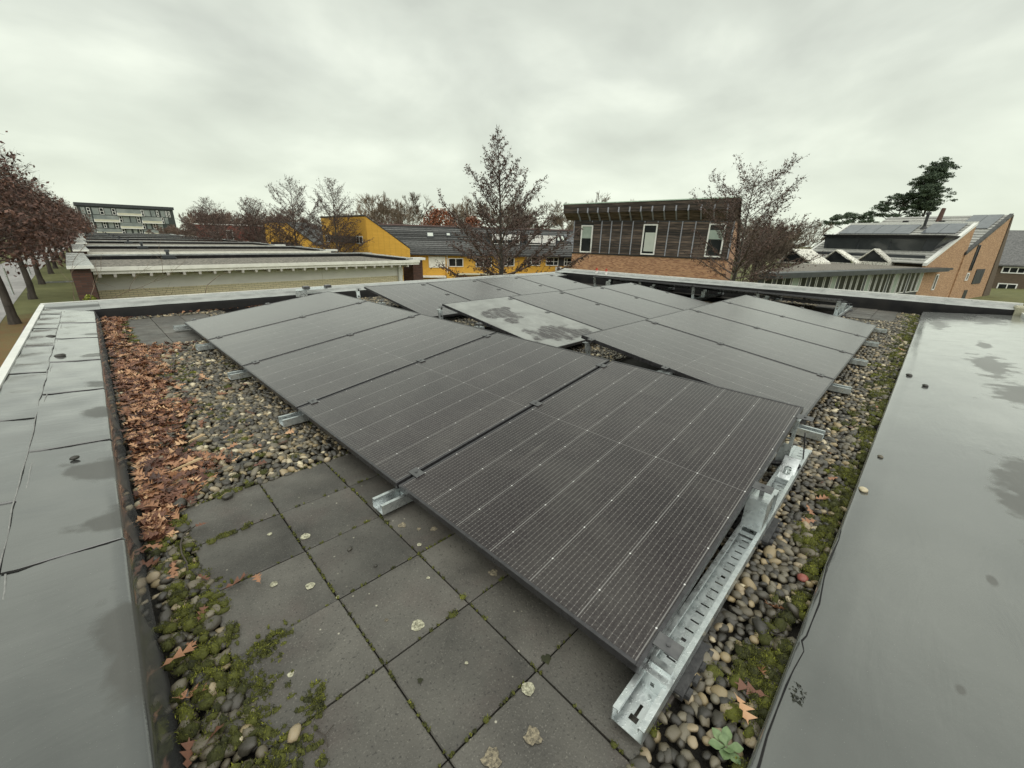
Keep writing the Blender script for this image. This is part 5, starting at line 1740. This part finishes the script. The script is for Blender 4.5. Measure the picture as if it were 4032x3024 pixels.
def module(x0, x1, y0, y1, fs):
    b = MB(); b.hexa([(x0, y0, fs(x0) + .12), (x1, y0, fs(x1) + .12), (x1, y1, fs(x1) + .12), (x0, y1, fs(x0) + .12), (x0, y0, fs(x0) + .19), (x1, y0, fs(x1) + .19), (x1, y1, fs(x1) + .19), (x0, y1, fs(x0) + .19)])
    b.obj("roof_panel", M["pv_far"], SH)
for k in range(4): module(6.65, 9.1, 4.3 + 1.72 * k, 4.3 + 1.72 * k + 1.68, s1)
for k in range(2): module(6.85, 9.3, .62 + 1.4 * k, .62 + 1.4 * k + 1.36, s1)
for k in range(2): module(15.3, 19.15, .45 + 1.3 * k, .45 + 1.3 * k + 1.26, s2)
b = MB(); b.cyl((8.3, 3.75, 3.0), (8.3, 3.75, 4.6), .14, n=10); b.cyl((8.3, 3.75, 4.6), (8.3, 3.75, 4.85), .26, .22, n=10); b.cyl((8.3, 3.75, 3.0), (8.3, 3.75, 3.4), .4, .18, n=10); b.obj("flue", M["black_plastic"], SH)
for (x, y) in ((17.2, 8.6), (17.0, 5.0)):
    b = MB(); b.box(x - .2, x + .2, y - .25, y + .25, s2(x) + .05, s2(x) + .4); b.obj("roof_vent", M["black_plastic"], SH)
b = MB(); b.cyl((17.6, 5.6, 3.6), (18.2, 5.6, 5.8), .3, .22, n=8); b.obj("flue", M["brick_dark"], SH)
window(SH, 3.35, 4.05, -2.95, -1.35, y=-.005, fw=.12)
window(SH, 11.9, 12.7, -1.13, 1.6, y=-.125, fw=.06, frame="dark_clad"); window(SH, 11.8, 12.5, -2.2, -1.35, y=-.125, fw=.12)
b = MB(); b.box(14.5, 17.3, -.19, -.122, -2.65, -1.0); b.obj("roller_shutter", M["dark_clad"], SH)
b = MB(); b.box(13.1, 14.2, -.16, -.122, -5, -3.3); b.obj("door", M["dark_clad"], SH)
b = MB(); b.box(-27.2, 3.0, -1.0, -.05, -1.00, -.66); b.box(3.0, 3.8, -1.0, -.05, -.86, -.68); b.obj("flat_roof_edge", M["dark_clad"], SH)
b = MB(); b.prism([(-27.1, -.04), (-.1, -.04), (-.1, 9.0), (-9.8, 9.0), (-10.5, 6.0), (-26.5, .6)], "z", -.80, -.655); b.obj("flat_roof", M["gravel_far"], SH)
b = MB(); b.box(-27.0, -.02, .02, .2, -5.4, -.85); b.obj("front_wall", M["dark_clad"], SH)
x = -26.6; i = 0
while x < .2:
    w = .82 if i % 3 else .95
    if -3.9 < x < -2.9:
        x += 1.0; i += 1; continue
    lightp = (i * 7) % 5 == 1
    window(SH, x, x + w, -2.95, -.98, y=.018, fw=.07, glass="blind_green" if lightp else "window", depth=.04)
    x += w + (.18 if i % 4 else .50); i += 1
for (a0, a1, bn, bp, bf, lab) in ((-9.25, -5.6, 5.73, 7.85, 8.9, "left white roof lantern on the long flat roof, nearest the bare tree"), (-2.1, -.7, 4.97, 7.12, 8.4, "middle lichen-stained roof lantern on the long flat roof"), (-.60, .75, 2.75, 4.35, 5.6, "right roof lantern on the flat roof, below the dark dormer")):
    sk = thing("roof_lantern", lab, "roof lantern", (57.95, .33, 0), math.atan2(-.28, .96), "roof lanterns on the flat roof")
    t = .13; zb = -.62 if a0 < -1 else -.40
    for (b0, z0, b1, z1) in ((bn, zb, bp, zb + 1.22), (bf, zb, bp, zb + 1.22)):
        q = MB(); q.hexa([(a0, b0, z0), (a1, b0, z0), (a1, b1, z1), (a0, b1, z1), (a0, b0, z0 + t), (a1, b0, z0 + t), (a1, b1, z1 + t), (a0, b1, z1 + t)])
        q.obj("slope", M["skylight_frame"], sk)
    q = MB(); q.prism([(bn + .25, zb), (bf - .25, zb), (bp, zb + 1.16)], "x", a0 + .10, a0 + .16); q.obj("pane", M["window"], sk)
    q = MB(); q.box(a0 - .06, a1, bn - .05, bf + .05, -.654, zb + .05); q.obj("sill", M["skylight_frame"], sk)

# brown house at the right edge
o = thing("brown_house", "dark brown brick house at the right edge with white framed windows", "house", (93.5, -6.3, 0), math.atan2(-.975, .22))
b = MB(); b.box(-.5, 16, 0, 9, -7, -.95); b.obj("wall", M["brick_brown"], o)
b = MB(); b.hexa([(-.8, -.4, -1.05), (16, -.4, -1.05), (16, 5, 3.75), (-.8, 5, 3.75), (-.8, -.4, -.85), (16, -.4, -.85), (16, 5, 3.95), (-.8, 5, 3.95)]); b.obj("roof", M["tile_dark"], o)
window(o, 1.2, 3.6, -2.0, -1.1, y=-.01, fw=.14, mull=(2.0, 2.8)); window(o, 5.0, 7.4, -2.0, -1.1, y=-.01, fw=.14, mull=(5.8, 6.6)); window(o, 1.4, 3.4, -4.6, -3.4, y=-.01, fw=.14, mull=(2.4,))

# ------------------------------------------------------------------ grey flats far off to the left
AB = thing("apartment_building", "long grey block of flats with white balconies, far off at the end of the row", "apartment building", (5.97, 280, 0), 0)
b = MB(); b.box(0, 34.5, 0, 12, -8, 9.6); b.obj("wall", M["brick_grey"], AB)
b = MB(); b.box(-.5, 35.0, -.5, 12.5, 9.6, 10.9); b.obj("roof_edge", M["dark_clad"], AB)
rows_ = [((814, 840), "n320-345 w385-435 n455-495 w520-600 n610-660 w670-750 n765-810 b825-1145 n1148-1185 w1190-1270 w1285-1340 n1360-1390 w1420-1480 n1490-1510 n1530-1555"),
         ((843, 869), "n410-445 w460-525 b545-860 n865-905 w915-1000 w1015-1085 n1100-1140 b1165-1440 n1445-1475 w1490-1540"),
         ((870, 894), "w440-490 n515-550 w585-650 n670-705 w735-800 n820-860 b885-1180 n1185-1220 w1245-1300 n1330-1370 w1400-1470"),
         ((897, 920), "n470-500 w515-585 b595-910 n915-955 w975-1040 w1070-1120 n1150-1190 b1210-1500")]
for (py0, py1), spec in rows_:
    z1, z0 = 10.54 - (py0 - 799) * .107, 10.54 - (py1 - 799) * .107
    yc = ((py0 + py1) / 2 - 700) / .3038
    for it in spec.split():
        k = it[0]; a, c = it[1:].split("-")
        xa, xb = [((float(q) - (yc - 325) * .333) - 310) * .0272 for q in (a, c)]
        if k == "b":
            b = MB(); b.box(xa, xb, -.02 - .01, -.01, z0 + .2, z1); f = b.obj("balcony", M["apt_glass"], AB)
            q = MB(); q.box(xa - .1, xb + .1, -1.3, -.035, z0 - .15, z0 + .15); q.box(xa - .1, xa + .12, -1.3, -.035, z0 + .15, z0 + 1.1); q.box(xb - .12, xb + .1, -1.3, -.035, z0 + .15, z0 + 1.1); q.obj("balcony_slab", M["white_frame"], f)
            q = MB(); q.box(xa + .13, xb - .13, -1.28, -1.2, z0 + .16, z0 + 1.0); q.obj("balustrade", M["cream"], f)
        else:
            b = MB(); fw = .16
            for bx in ((xa, xa + fw, z0, z1), (xb - fw, xb, z0, z1), (xa + fw, xb - fw, z1 - fw, z1), (xa + fw, xb - fw, z0, z0 + fw)):
                b.box(bx[0], bx[1], -.14, -.01, bx[2], bx[3])
            if k == "n": b.box(xa + fw, xb - fw, -.13, -.012, (z0 + z1) / 2 - .1, (z0 + z1) / 2 + .1)
            f = b.obj("window", M["white_frame" if k == "n" else "apt_glass"], AB)
            q = MB(); q.box(xa + fw, xb - fw, -.06, -.02, z0 + fw, z1 - fw); q.obj("pane", M["window" if k == "n" else "apt_glass"], f)

# traffic light and posts by the path
o = thing("traffic_light", "small dark traffic light showing red among the far tree trunks", "traffic light", (-1.09, 91.6, LAWN))
b = MB(); b.cyl((0, 0, 0), (0, 0, 1.0), .05, n=8); b.obj("pole", M["black_plastic"], o)
b = MB(); b.cbox(-.32, .32, 0, .3, .95, 2.2, .04); b.obj("head", M["black_plastic"], o)
em, ent, eb = new_mat("red_signal"); eb.inputs["Base Color"].default_value = (.8, .05, .05, 1); eb.inputs["Emission Color"].default_value = (1, .12, .10, 1); eb.inputs["Emission Strength"].default_value = 1.6
b = MB(); b.cyl((0, -.06, 1.5), (0, -.01, 1.5), .20, n=12); b.obj("signal_lamp", em, o)
for i, (x, y, lab) in enumerate(((-3.09, 39.9, "thin grey post on the path edge, nearer one"), (-2.9, 55.1, "thin grey post on the path edge, farther one"))):
    b = MB(); b.cyl((0, 0, 0), (0, 0, 1.6), .05, .04, n=8)
    o = tag(b.obj("path_post", M["galv"]), lab, "post", "posts along the pale path"); o.location = (x, y, LAWN)

# ------------------------------------------------------------------ trees
def tubes(S, n):
    """S: (k, 8) segments p0 p1 r0 r1 -> V, F (quads)"""
    S = np.asarray(S, float)
    p0, p1, r0, r1 = S[:, 0:3], S[:, 3:6], S[:, 6:7], S[:, 7:8]
    d = p1 - p0; d /= np.maximum(np.linalg.norm(d, axis=1), 1e-9)[:, None]
    h = np.where(np.abs(d[:, 2:3]) < .9, np.array([[0, 0, 1.0]]), np.array([[1.0, 0, 0]]))
    u = np.cross(d, h); u /= np.linalg.norm(u, axis=1)[:, None]; w = np.cross(d, u)
    V = []
    for p, r in ((p0, r0), (p1, r1)):
        for i in range(n):
            t = 2 * math.pi * i / n
            V.append(p + u * r * math.cos(t) + w * r * math.sin(t))
    V = np.stack(V, 1).reshape(-1, 3)
    k = len(S); base = (np.arange(k) * 2 * n)[:, None, None]
    F = np.array([[i, (i + 1) % n, n + (i + 1) % n, n + i] for i in range(n)])[None] + base
    return V, F.reshape(-1, 4)


def join(parts):
    Vs, Fs, off = [], [], 0
    for V, F in parts:
        Vs.append(V); Fs.append(F + off); off += len(V)
    return np.concatenate(Vs), np.concatenate(Fs)


def nrm(v): return v / max(1e-9, np.linalg.norm(v))


class Tree:
    def __init__(self, seed):
        self.r = np.random.default_rng(seed); self.big = []; self.med = []; self.fine = []; self.leaf = []

    def limb(self, p, d, L, r0, r1, nseg, up, wob, store):
        pts = [p]
        for i in range(nseg):
            d = nrm(d + np.array([0, 0, up / nseg]) + self.r.normal(0, wob, 3))
            q = p + d * L / nseg
            a, b_ = r0 + (r1 - r0) * i / nseg, r0 + (r1 - r0) * (i + 1) / nseg
            store.append([*p, *q, a, b_]); p = q; pts.append(p)
        return pts, d


def alder(seed, H, R, nprim=48, t0=.10, lean=(0, 0), leafn=3, prof=None, twig=1.0, elev=(18, 58), leaf_top=1.0, sub=1.0, thick=1.0, hug=1.0):
    T = Tree(seed); r = T.r
    n = 16; trunk = []
    p = np.zeros(3)
    for i in range(n + 1):
        t = i / n
        trunk.append(np.array([lean[0] * t ** 1.5 + .02 * H * .3 * math.sin(t * 7 + seed) * t, lean[1] * t ** 1.5 + .01 * H * math.sin(t * 5 + 2 * seed) * t, H * t]))
    rad_ = lambda t: max(.012, .0145 * H * (1 - t) ** 1.1)
    for i in range(n):
        T.big.append([*trunk[i], *trunk[i + 1], rad_(i / n), rad_((i + 1) / n)])
    tk = np.array(trunk)
    prof = prof or (lambda t: (.70 + .30 * min(1, t / .25)) if t < .28 else max(.05, ((1 - t) / .72)) ** .85)
    az = r.uniform(0, 6.28)
    for k in range(nprim):
        t = t0 + (.97 - t0) * ((k + r.uniform(-.3, .3)) / nprim)
        t = min(max(t, t0), .985)
        az += 2.4 + r.normal(0, .35)
        p = np.array([np.interp(t * n, np.arange(n + 1), tk[:, j]) for j in range(3)])
        L = R * prof(t) * r.uniform(.72, 1.15)
        e = rad(elev[0] + (elev[1] - elev[0]) * t + r.normal(0, 7))
        d = np.array([math.cos(az) * math.cos(e), math.sin(az) * math.cos(e), math.sin(e)])
        rb = max(.010, rad_(t) * .42) * thick
        pts, d1 = T.limb(p, d, L, rb, .007, 7, .35, .06, T.med)
        ns = max(4, int(L * 4.2 * sub))
        for j in range(ns):
            s = .18 + .80 * j / ns
            q = np.array([np.interp(s * 7, np.arange(8), np.array(pts)[:, c]) for c in range(3)])
            sgn = 1 if j % 2 else -1
            ax_ = nrm(np.cross(d, [0, 0, 1]))
            dd = nrm(d * .75 + ax_ * sgn * r.uniform(.5, 1.0) + np.array([0, 0, r.uniform(-.15, .45)]))
            L2 = (L * .36 * (1 - s * .55) + .18) * r.uniform(.7, 1.2) * hug
            pt2, d2 = T.limb(q, dd, L2, max(.006, rb * .38), .004, 3, .15, .10, T.fine)
            nt = max(2, int((3 + L2 * 3) * twig))
            for m in range(nt):
                q2 = pt2[1 + (m % 3)] + (pt2[(m % 3)] - pt2[1 + (m % 3)]) * r.uniform(0, 1)
                d3 = nrm(dd + r.normal(0, .65, 3))
                L3 = r.uniform(.14, .38)
                e3 = q2 + d3 * L3
                T.fine.append([*q2, *e3, .004, .0025])
                for _ in range(leafn):
                    if r.uniform() < (leaf_top if t > .75 else 1.0):
                        T.leaf.append(q2 + d3 * L3 * r.uniform(.3, 1.05) + r.normal(0, .03, 3) - np.array([0, 0, .03]))
    return T


def build_tree(T, name, label, cat, loc, bark, leafmat, leafsize, r_seed=1, group=None, rot=0, fine_fat=1.0):
    o = thing(name, label, cat, loc, rot, group)
    fine = np.array(T.fine); fine[:, 6:8] *= fine_fat
    V, F = join([tubes(T.big, 9)])
    link("trunk", np_mesh("trunk", V, F, bark, smooth=True), o)
    V, F = join([tubes(T.med, 5), tubes(fine, 3)])
    link("branches", np_mesh("branches", V, F, M["twig"], smooth=True), o)
    if len(T.leaf):
        r = np.random.default_rng(r_seed)
        P = np.array(T.leaf)
        V, F = leaf_quads(P, leafsize, r)
        link("leaves", np_mesh("leaves", V, F, leafmat, attr=np.repeat(r.beta(2, 2.4, len(P)), 4)), o)
    return o


# tall central alder, and the one before the timber house
T = alder(3, 11.9, 5.5, 46, .20, lean=(-.35, .55), leafn=4, twig=1.3, thick=1.5, hug=.72, sub=1.15, elev=(12, 52), leaf_top=.8, prof=lambda t: (.78 + .22 * min(1, t / .3)) if t < .32 else max(.045, ((1 - t) / .68)) ** 1.15)
build_tree(T, "alder_tree", "tall bare alder with withered dark catkins, standing alone before the tiled terrace", "tree", (18.84, 19.11, -4.8), M["bark_wet"], M["alder_leaf"], .055, 1, fine_fat=1.15)
prof2 = lambda t: 1.0 if t < .55 else max(.22, 1.0 - 1.25 * (t - .55))
T = alder(8, 9.1, 4.4, 34, .38, lean=(.25, -.15), leafn=3, twig=1.3, thick=1.5, hug=.72, sub=1.1, prof=prof2, elev=(2, 44), leaf_top=.9)
build_tree(T, "alder_tree", "open-crowned bare alder in front of the dark timber house", "tree", (26.65, 8.04, -4.75), M["bark_wet"], M["alder_leaf"], .050, 2, fine_fat=1.1)
# three or four behind the neighbouring roofs
for i, (x, y, H, R, lab) in enumerate(((18.1, 41.5, 10.8, 5.2, "bare tree before the ochre gable wall, right of three"), (15.0, 43.3, 10.6, 5.4, "bare tree between the red house and ochre gable, tallest and middle of three"), (13.3, 46.8, 8.8, 5.2, "bare tree left of the pair before the ochre gable"),
                                        (11.2, 52.0, 8.9, 4.4, "slender bare tree near the red brick house, its tip leaning left"), (12.6, 62.0, 8.6, 5.0, "bare tree right before the red brick house"))):
    T = alder(20 + i, H, R, 46, .15, lean=((-.9 if i > 1 else .3), .3), leafn=2, twig=1.5, leaf_top=.5, elev=(12, 55))
    build_tree(T, "alder_tree", lab, "tree", (x, y, -4.9), M["bark"], M["alder_leaf"], .055, i, "bare alders behind the flat roofs", fine_fat=1.5)
# bare tree far right between timber and brick houses
for i, (x, y, z, H, R, lab) in enumerate(((52.0, 13.6, -5.1, 9.6, 3.0, "slim bare tree rising over the hedge right of the timber house"), (46.0, 17.0, -5, 8.2, 3.6, "low brown bare tree behind the timber house gable"))):
    T = alder(40 + i, H, R, 40, .2, leafn=2)
    build_tree(T, "alder_tree", lab, "tree", (x, y, z), M["bark"], M["alder_leaf"], .06, i, fine_fat=2.0)


# oaks with brown leaves along the path
def oak(seed, H, R, nleaf, leaf):
    T = Tree(seed); r = T.r
    base = np.zeros(3); top = np.array([r.normal(0, .15), r.normal(0, .15), H * .92])
    n = 9; tk = [base + (top - base) * i / n + r.normal(0, .03, 3) * (i > 0) for i in range(n + 1)]
    rd = lambda t: max(.02, .165 * (1 - t) ** .9)
    for i in range(n): T.big.append([*tk[i], *tk[i + 1], rd(i / n), rd((i + 1) / n)])
    T.big.append([0, 0, -.1, 0, 0, .35, .23, .165])
    tk = np.array(tk); az = r.uniform(0, 6)
    tips = []
    for k in range(34):
        t = .36 + .62 * k / 34
        az += 2.4 + r.normal(0, .4)
        p = np.array([np.interp(t * n, np.arange(n + 1), tk[:, j]) for j in range(3)])
        L = R * (1.0 if t < .5 else max(.28, 1.5 - t * 1.15)) * r.uniform(.8, 1.1)
        e = rad(-2 + 74 * max(0, t - .3) + r.normal(0, 8))
        d = np.array([math.cos(az) * math.cos(e), math.sin(az) * math.cos(e), math.sin(e)])
        pts, _ = T.limb(p, d, L, max(.014, rd(t) * .4), .010, 6, .25, .10, T.med)
        for j in range(13):
            s = .22 + .78 * j / 13
            q = np.array([np.interp(s * 6, np.arange(7), np.array(pts)[:, c]) for c in range(3)])
            dd = nrm(d * .6 + r.normal(0, .6, 3) + np.array([0, 0, .15]))
            p2, _ = T.limb(q, dd, r.uniform(.5, 1.25), .011, .005, 3, .2, .15, T.fine)
            w = 1.0 if t < .66 else (.45 if t < .80 else .08)
            for q2 in p2[1:]:
                tips.append((q2, w))
            for _ in range(3):
                T.fine.append([*p2[2], *(p2[2] + nrm(dd + r.normal(0, .6, 3)) * r.uniform(.25, .6)), .006, .003])
    P = np.array([q for q, w in tips]); W_ = np.array([w for q, w in tips])
    idx = r.choice(len(P), nleaf, p=W_ / W_.sum())
    T.leaf = list(P[idx] + r.normal(0, .17, (nleaf, 3)) * np.array([1, 1, .6]))
    return T


OAKS = [(-2.43, 28.0), (-2.19, 37.0), (-2.03, 46.2), (-1.70, 55.9), (-1.47, 62.7), (-1.18, 70.9), (-.84, 80.5), (-.44, 89.3), (.1, 99), (.7, 109), (1.3, 120), (2.0, 132)]
T1 = oak(5, 7.9, 3.2, 6000, 1)
T1.med.append([-.3, .2, 7.0, .1, -.4, 7.9, .02, .012]); T1.fine += [[.1, -.4, 7.9, .5, -.6, 8.35, .010, .007], [.5, -.6, 8.35, 1.0, -.7, 8.6, .008, .005]]
OL = ["nearest brown-leaved oak on the lawn, its crown cut by the left edge", "second brown-leaved oak from the camera along the path", "third brown-leaved oak from the camera along the path", "fourth brown-leaved oak along the path", "fifth brown-leaved oak along the path", "sixth brown-leaved oak along the path", "seventh brown-leaved oak along the path", "eighth brown-leaved oak along the path"]
prot = [build_tree(T1, "oak_tree", OL[0], "tree", (*OAKS[0], LAWN), M["bark"], M["oak_leaf_tree"], .088, 1, "brown oaks along the path", rot=.4)]
prot.append(build_tree(oak(6, 7.4, 3.0, 4000, 1), "oak_tree", OL[1], "tree", (*OAKS[1], LAWN), M["bark"], M["oak_leaf_tree"], .11, 2, "brown oaks along the path"))
prot.append(build_tree(oak(7, 7.2, 3.0, 3300, 1), "oak_tree", OL[2], "tree", (*OAKS[2], LAWN), M["bark"], M["oak_leaf_tree"], .125, 3, "brown oaks along the path"))
for i, (x, y) in enumerate(OAKS[3:]):
    c = copy_tree(prot[1 + i % 2]); c.location = (x, y, LAWN); c.rotation_euler = (0, 0, 1.3 * i + .7)
    c["label"] = OL[3 + i] if 3 + i < 8 else "far brown oak near the end of the path, one of the last few"
for i, (x, y) in enumerate(((-9.5, 47), (-9.2, 58), (-9.0, 70), (-8.4, 84), (-7.8, 100))):
    c = copy_tree(prot[1 + i % 2]); c.location = (x, y, LAWN); c.rotation_euler = (0, 0, 2.1 * i + .2)
    c["label"] = "brown oak on the far side of the pale path, number by distance not seen apart"
    c["label"] = "brown oak on the far side of the pale path, behind the nearer oaks"


# far woods: bare crowns reading as one mass
def bare_crown(seed, H, R):
    r = np.random.default_rng(seed); S = []
    def grow(p, d, L, rr, lev):
        q = p + d * L
        S.append([*p, *q, rr, rr * .7])
        if lev == 0: return
        for _ in range(3 if lev > 1 else 5):
            grow(p + d * L * r.uniform(.55, 1.0), nrm(d * 1.1 + r.normal(0, .42, 3) + np.array([0, 0, .25])), L * r.uniform(.58, .80), rr * .58, lev - 1)
    grow(np.zeros(3), np.array([0, 0, 1.0]), H * .30, H * .012, 6)
    S = np.array(S)
    k = H / S[:, 5].max(); S[:, [2, 5]] *= k
    m = max(abs(S[:, [0, 1, 3, 4]]).max(), .1); S[:, [0, 1, 3, 4]] *= R / m
    return S


CROWNS = [bare_crown(60 + i, 1.0, .36) for i in range(6)]


def wood(name, label, spots, mat, fat, leaf=None, leafn=0, leafsize=.3, tone=(2, 2)):
    r = np.random.default_rng(len(spots))
    Vs, Fs, A, off = [], [], [], 0
    for i, (x, y, z, H, w) in enumerate(spots):
        S = CROWNS[i % 6].copy()
        a = r.uniform(0, 6.28); ca, sa = math.cos(a), math.sin(a)
        for c in (0, 3):
            X, Y = S[:, c].copy(), S[:, c + 1].copy()
            S[:, c] = (X * ca - Y * sa) * H * w + x; S[:, c + 1] = (X * sa + Y * ca) * H * w + y; S[:, c + 2] = S[:, c + 2] * H + z
        S[:, 6:8] = np.maximum(S[:, 6:8] * H, fat)
        V, F = tubes(S, 3)
        tn = r.beta(*tone)
        Vs.append(V); Fs.append(F + off); A.append(np.clip(tn + r.normal(0, .1, len(V)), 0, 1)); off += len(V)
    V, F, A = np.concatenate(Vs), np.concatenate(Fs), np.concatenate(A)
    tag(link(name, np_mesh(name, V, F, mat, attr=A)), label, "wood", kind="stuff")


def spots_between(p, q, n, z, H, w, seed, jit=4):
    r = np.random.default_rng(seed)
    return [(p[0] + (q[0] - p[0]) * t + r.normal(0, jit), p[1] + (q[1] - p[1]) * t + r.normal(0, jit), z, H * r.uniform(.8, 1.15), w * r.uniform(.8, 1.3)) for t in np.linspace(0, 1, n)]
# wood behind the terrace, wood right of the flats, copse on the right
wood("far_wood", "grey-brown bare wood rising behind the long tiled terrace", spots_between((42, 88), (74, 52), 22, -5, 13.0, 1.25, 1) + spots_between((74, 52), (112, 36), 9, -5, 13.0, 1.1, 9), M["twig_haze"], .022)
wood("near_thicket", "brown bare thicket to the right of the grey flats", spots_between((26, 150), (40, 118), 22, -5, 10.4, 1.4, 2, 4) + spots_between((27, 104), (30, 84), 8, -5, 8.0, 1.3, 3, 3) + spots_between((30, 78), (34, 64), 6, -5, 8.5, 1.2, 13, 3) + spots_between((21, 165), (27, 150), 8, -5, 6.5, 1.7, 14, 2), M["thicket"], .026)
wood("right_copse", "brown copse between the timber house and the solar-roofed houses", spots_between((56, 22), (84, 18), 18, -5, 9.3, 1.5, 4, 3) + spots_between((44, 15), (56, 15.5), 10, -5, 7.2, 1.5, 6, 1.5), M["twig_haze"], .018, tone=(1.5, 3))
wood("end_wood", "bare trees closing the end of the path beyond the oaks", spots_between((-30, 210), (-4, 310), 14, -4, 15, 1.1, 5, 6), M["twig_haze"], .06)
# rust beeches behind the terrace roof
for i, (x, y, H, R, lab) in enumerate(((48.2, 66.0, 10.4, 3.8, "larger rust-leaved beech behind the terrace ridge"), (53.2, 62.5, 9.2, 2.4, "smaller rust-leaved beech right of the larger one"))):
    o = thing("beech_tree", lab, "tree", (x, y, -5), 0, "rust beeches behind the terrace")
    r = np.random.default_rng(70 + i)
    n = 2600
    a = r.uniform(0, 6.28, n); t = r.uniform(0, 1, n); q = np.sqrt(r.uniform(.1, 1, n)) * R * np.sqrt(np.clip(1 - (2 * t - .8) ** 2 / 1.5, 0, 1))
    P = np.stack([np.cos(a) * q, np.sin(a) * q, 3 + t * (H - 3)], -1) + r.normal(0, .2, (n, 3))
    V, F = leaf_quads(P, .24, r)
    link("crown", np_mesh("crown", V, F, M["rust_leaf"], attr=np.repeat(r.beta(2, 2, n), 4)), o)
    b = MB(); b.cyl((0, 0, 0), (0, 0, H * .8), .25, .05, n=8); b.obj("trunk", M["bark"], o)
# bare tree right behind the alder, pale
T = alder(90, 13, 4.2, 36, .25, leafn=0, elev=(35, 70))
build_tree(T, "bare_tree", "pale leafless tree rising behind the terrace, right of the tall alder", "tree", (42.5, 40.5, -5), M["bark"], M["alder_leaf"], .05, 5, fine_fat=3.0)


# Scots pines on the right
def pine(seed, H, blobs, label, loc):
    o = thing("pine_tree", label, "tree", loc, 0, "dark pines behind the solar-roofed houses")
    r = np.random.default_rng(seed)
    T = Tree(seed)
    pts = [np.array([math.sin(i * .7 + seed) * .25, 0, H * .93 * i / 9]) for i in range(10)]
    for i in range(9): T.big.append([*pts[i], *pts[i + 1], .36 * (1 - i / 11), .36 * (1 - (i + 1) / 11)])
    P = []
    for (x, z, rx, rz_, n) in blobs:
        c = np.array([x, r.normal(0, rx * .35), z])
        tz = np.clip(z - rx * .4, H * .3, H * .9); i = int(tz / (H * .93) * 9)
        T.med.append([*pts[min(i, 9)], *c, .11, .04])
        for _ in range(max(9, int(n / 30))):
            s = c + r.normal(0, 1, 3) * np.array([rx, rx, rz_]) * .62
            T.med.append([*c, *s, .04, .015])
            m = 90
            q = r.normal(0, 1, (m, 3)); q /= np.linalg.norm(q, axis=1)[:, None]; q *= r.uniform(.3, 1, (m, 1))
            P.append(s + q * np.array([.75, .75, .34]) * r.uniform(.7, 1.3))
    V, F = tubes(T.big, 8); link("trunk", np_mesh("trunk", V, F, M["bark"], smooth=True), o)
    V, F = tubes(T.med, 5); link("branches", np_mesh("branches", V, F, M["bark"], smooth=True), o)
    P = np.concatenate(P)
    V, F = leaf_quads(P, .15, r)
    link("needles", np_mesh("needles", V, F, M["pine_leaf"], attr=np.repeat(r.beta(2, 2.2, len(P)), 4)), o)
    return o


r_ = np.random.default_rng(33)
tall = [(x, z, rx, rx * .42, int(620 * rx / 1.6)) for x, z, rx in ((0.2, 23.0, 1.6), (-1.2, 22.2, 1.5), (1.5, 22.0, 1.7), (0, 21.2, 2.2), (-2.0, 20.4, 1.8), (2.3, 20.6, 1.9), (0.4, 19.4, 2.4), (-2.6, 18.6, 1.9), (2.7, 18.9, 1.9), (3.4, 17.8, 1.5), (-3.4, 17.2, 1.6), (0.2, 17.4, 2.3), (2.2, 16.9, 2.0), (-1.8, 15.9, 2.1), (1.2, 15.2, 2.2), (3.2, 15.6, 1.6), (-2.6, 14.9, 1.5), (0.4, 14.4, 1.6))]
pine(1, 24.0, tall, "tall dark pine with a dense domed crown", (133.6, 3.9, -5))
low = [(x, z, rx, rx * .32, int(560 * rx / 1.6)) for x, z, rx in ((0, 17.0, 1.9), (-2.4, 16.6, 1.6), (2.2, 16.8, 1.7), (-4.4, 15.6, 1.7), (-1.0, 15.4, 2.0), (3.6, 15.6, 1.8), (-6.2, 14.6, 1.6), (-3.4, 14.2, 1.8), (1.0, 14.0, 2.0), (5.2, 14.4, 1.6), (-7.6, 13.4, 1.3), (-5.2, 13.0, 1.5), (4.0, 12.8, 1.7), (-1.8, 12.8, 1.5))]
o = pine(2, 17.5, [(x * .66 + .5, z, rx * .72, r3 * .8, int(n * .5)) for x, z, rx, r3, n in low], "broad flat-topped pine leaning left of the tall one", (132.6, 8.2, -5)); o.rotation_euler = (0, 0, -1.5)
lo2 = [(x, z, rx, rx * .3, int(420 * rx / 1.6)) for x, z, rx in ((0, 12.8, 1.7), (-2, 12.2, 1.5), (2.2, 12.4, 1.5), (-3.6, 11.2, 1.4), (3.6, 11.4, 1.4), (0, 11.2, 1.8))]
o = pine(3, 13.0, lo2, "smallest pine top showing over the solar roof on the left", (126.5, 16.0, -5)); o.rotation_euler = (0, 0, -1.5)
bpy.context.view_layer.update()
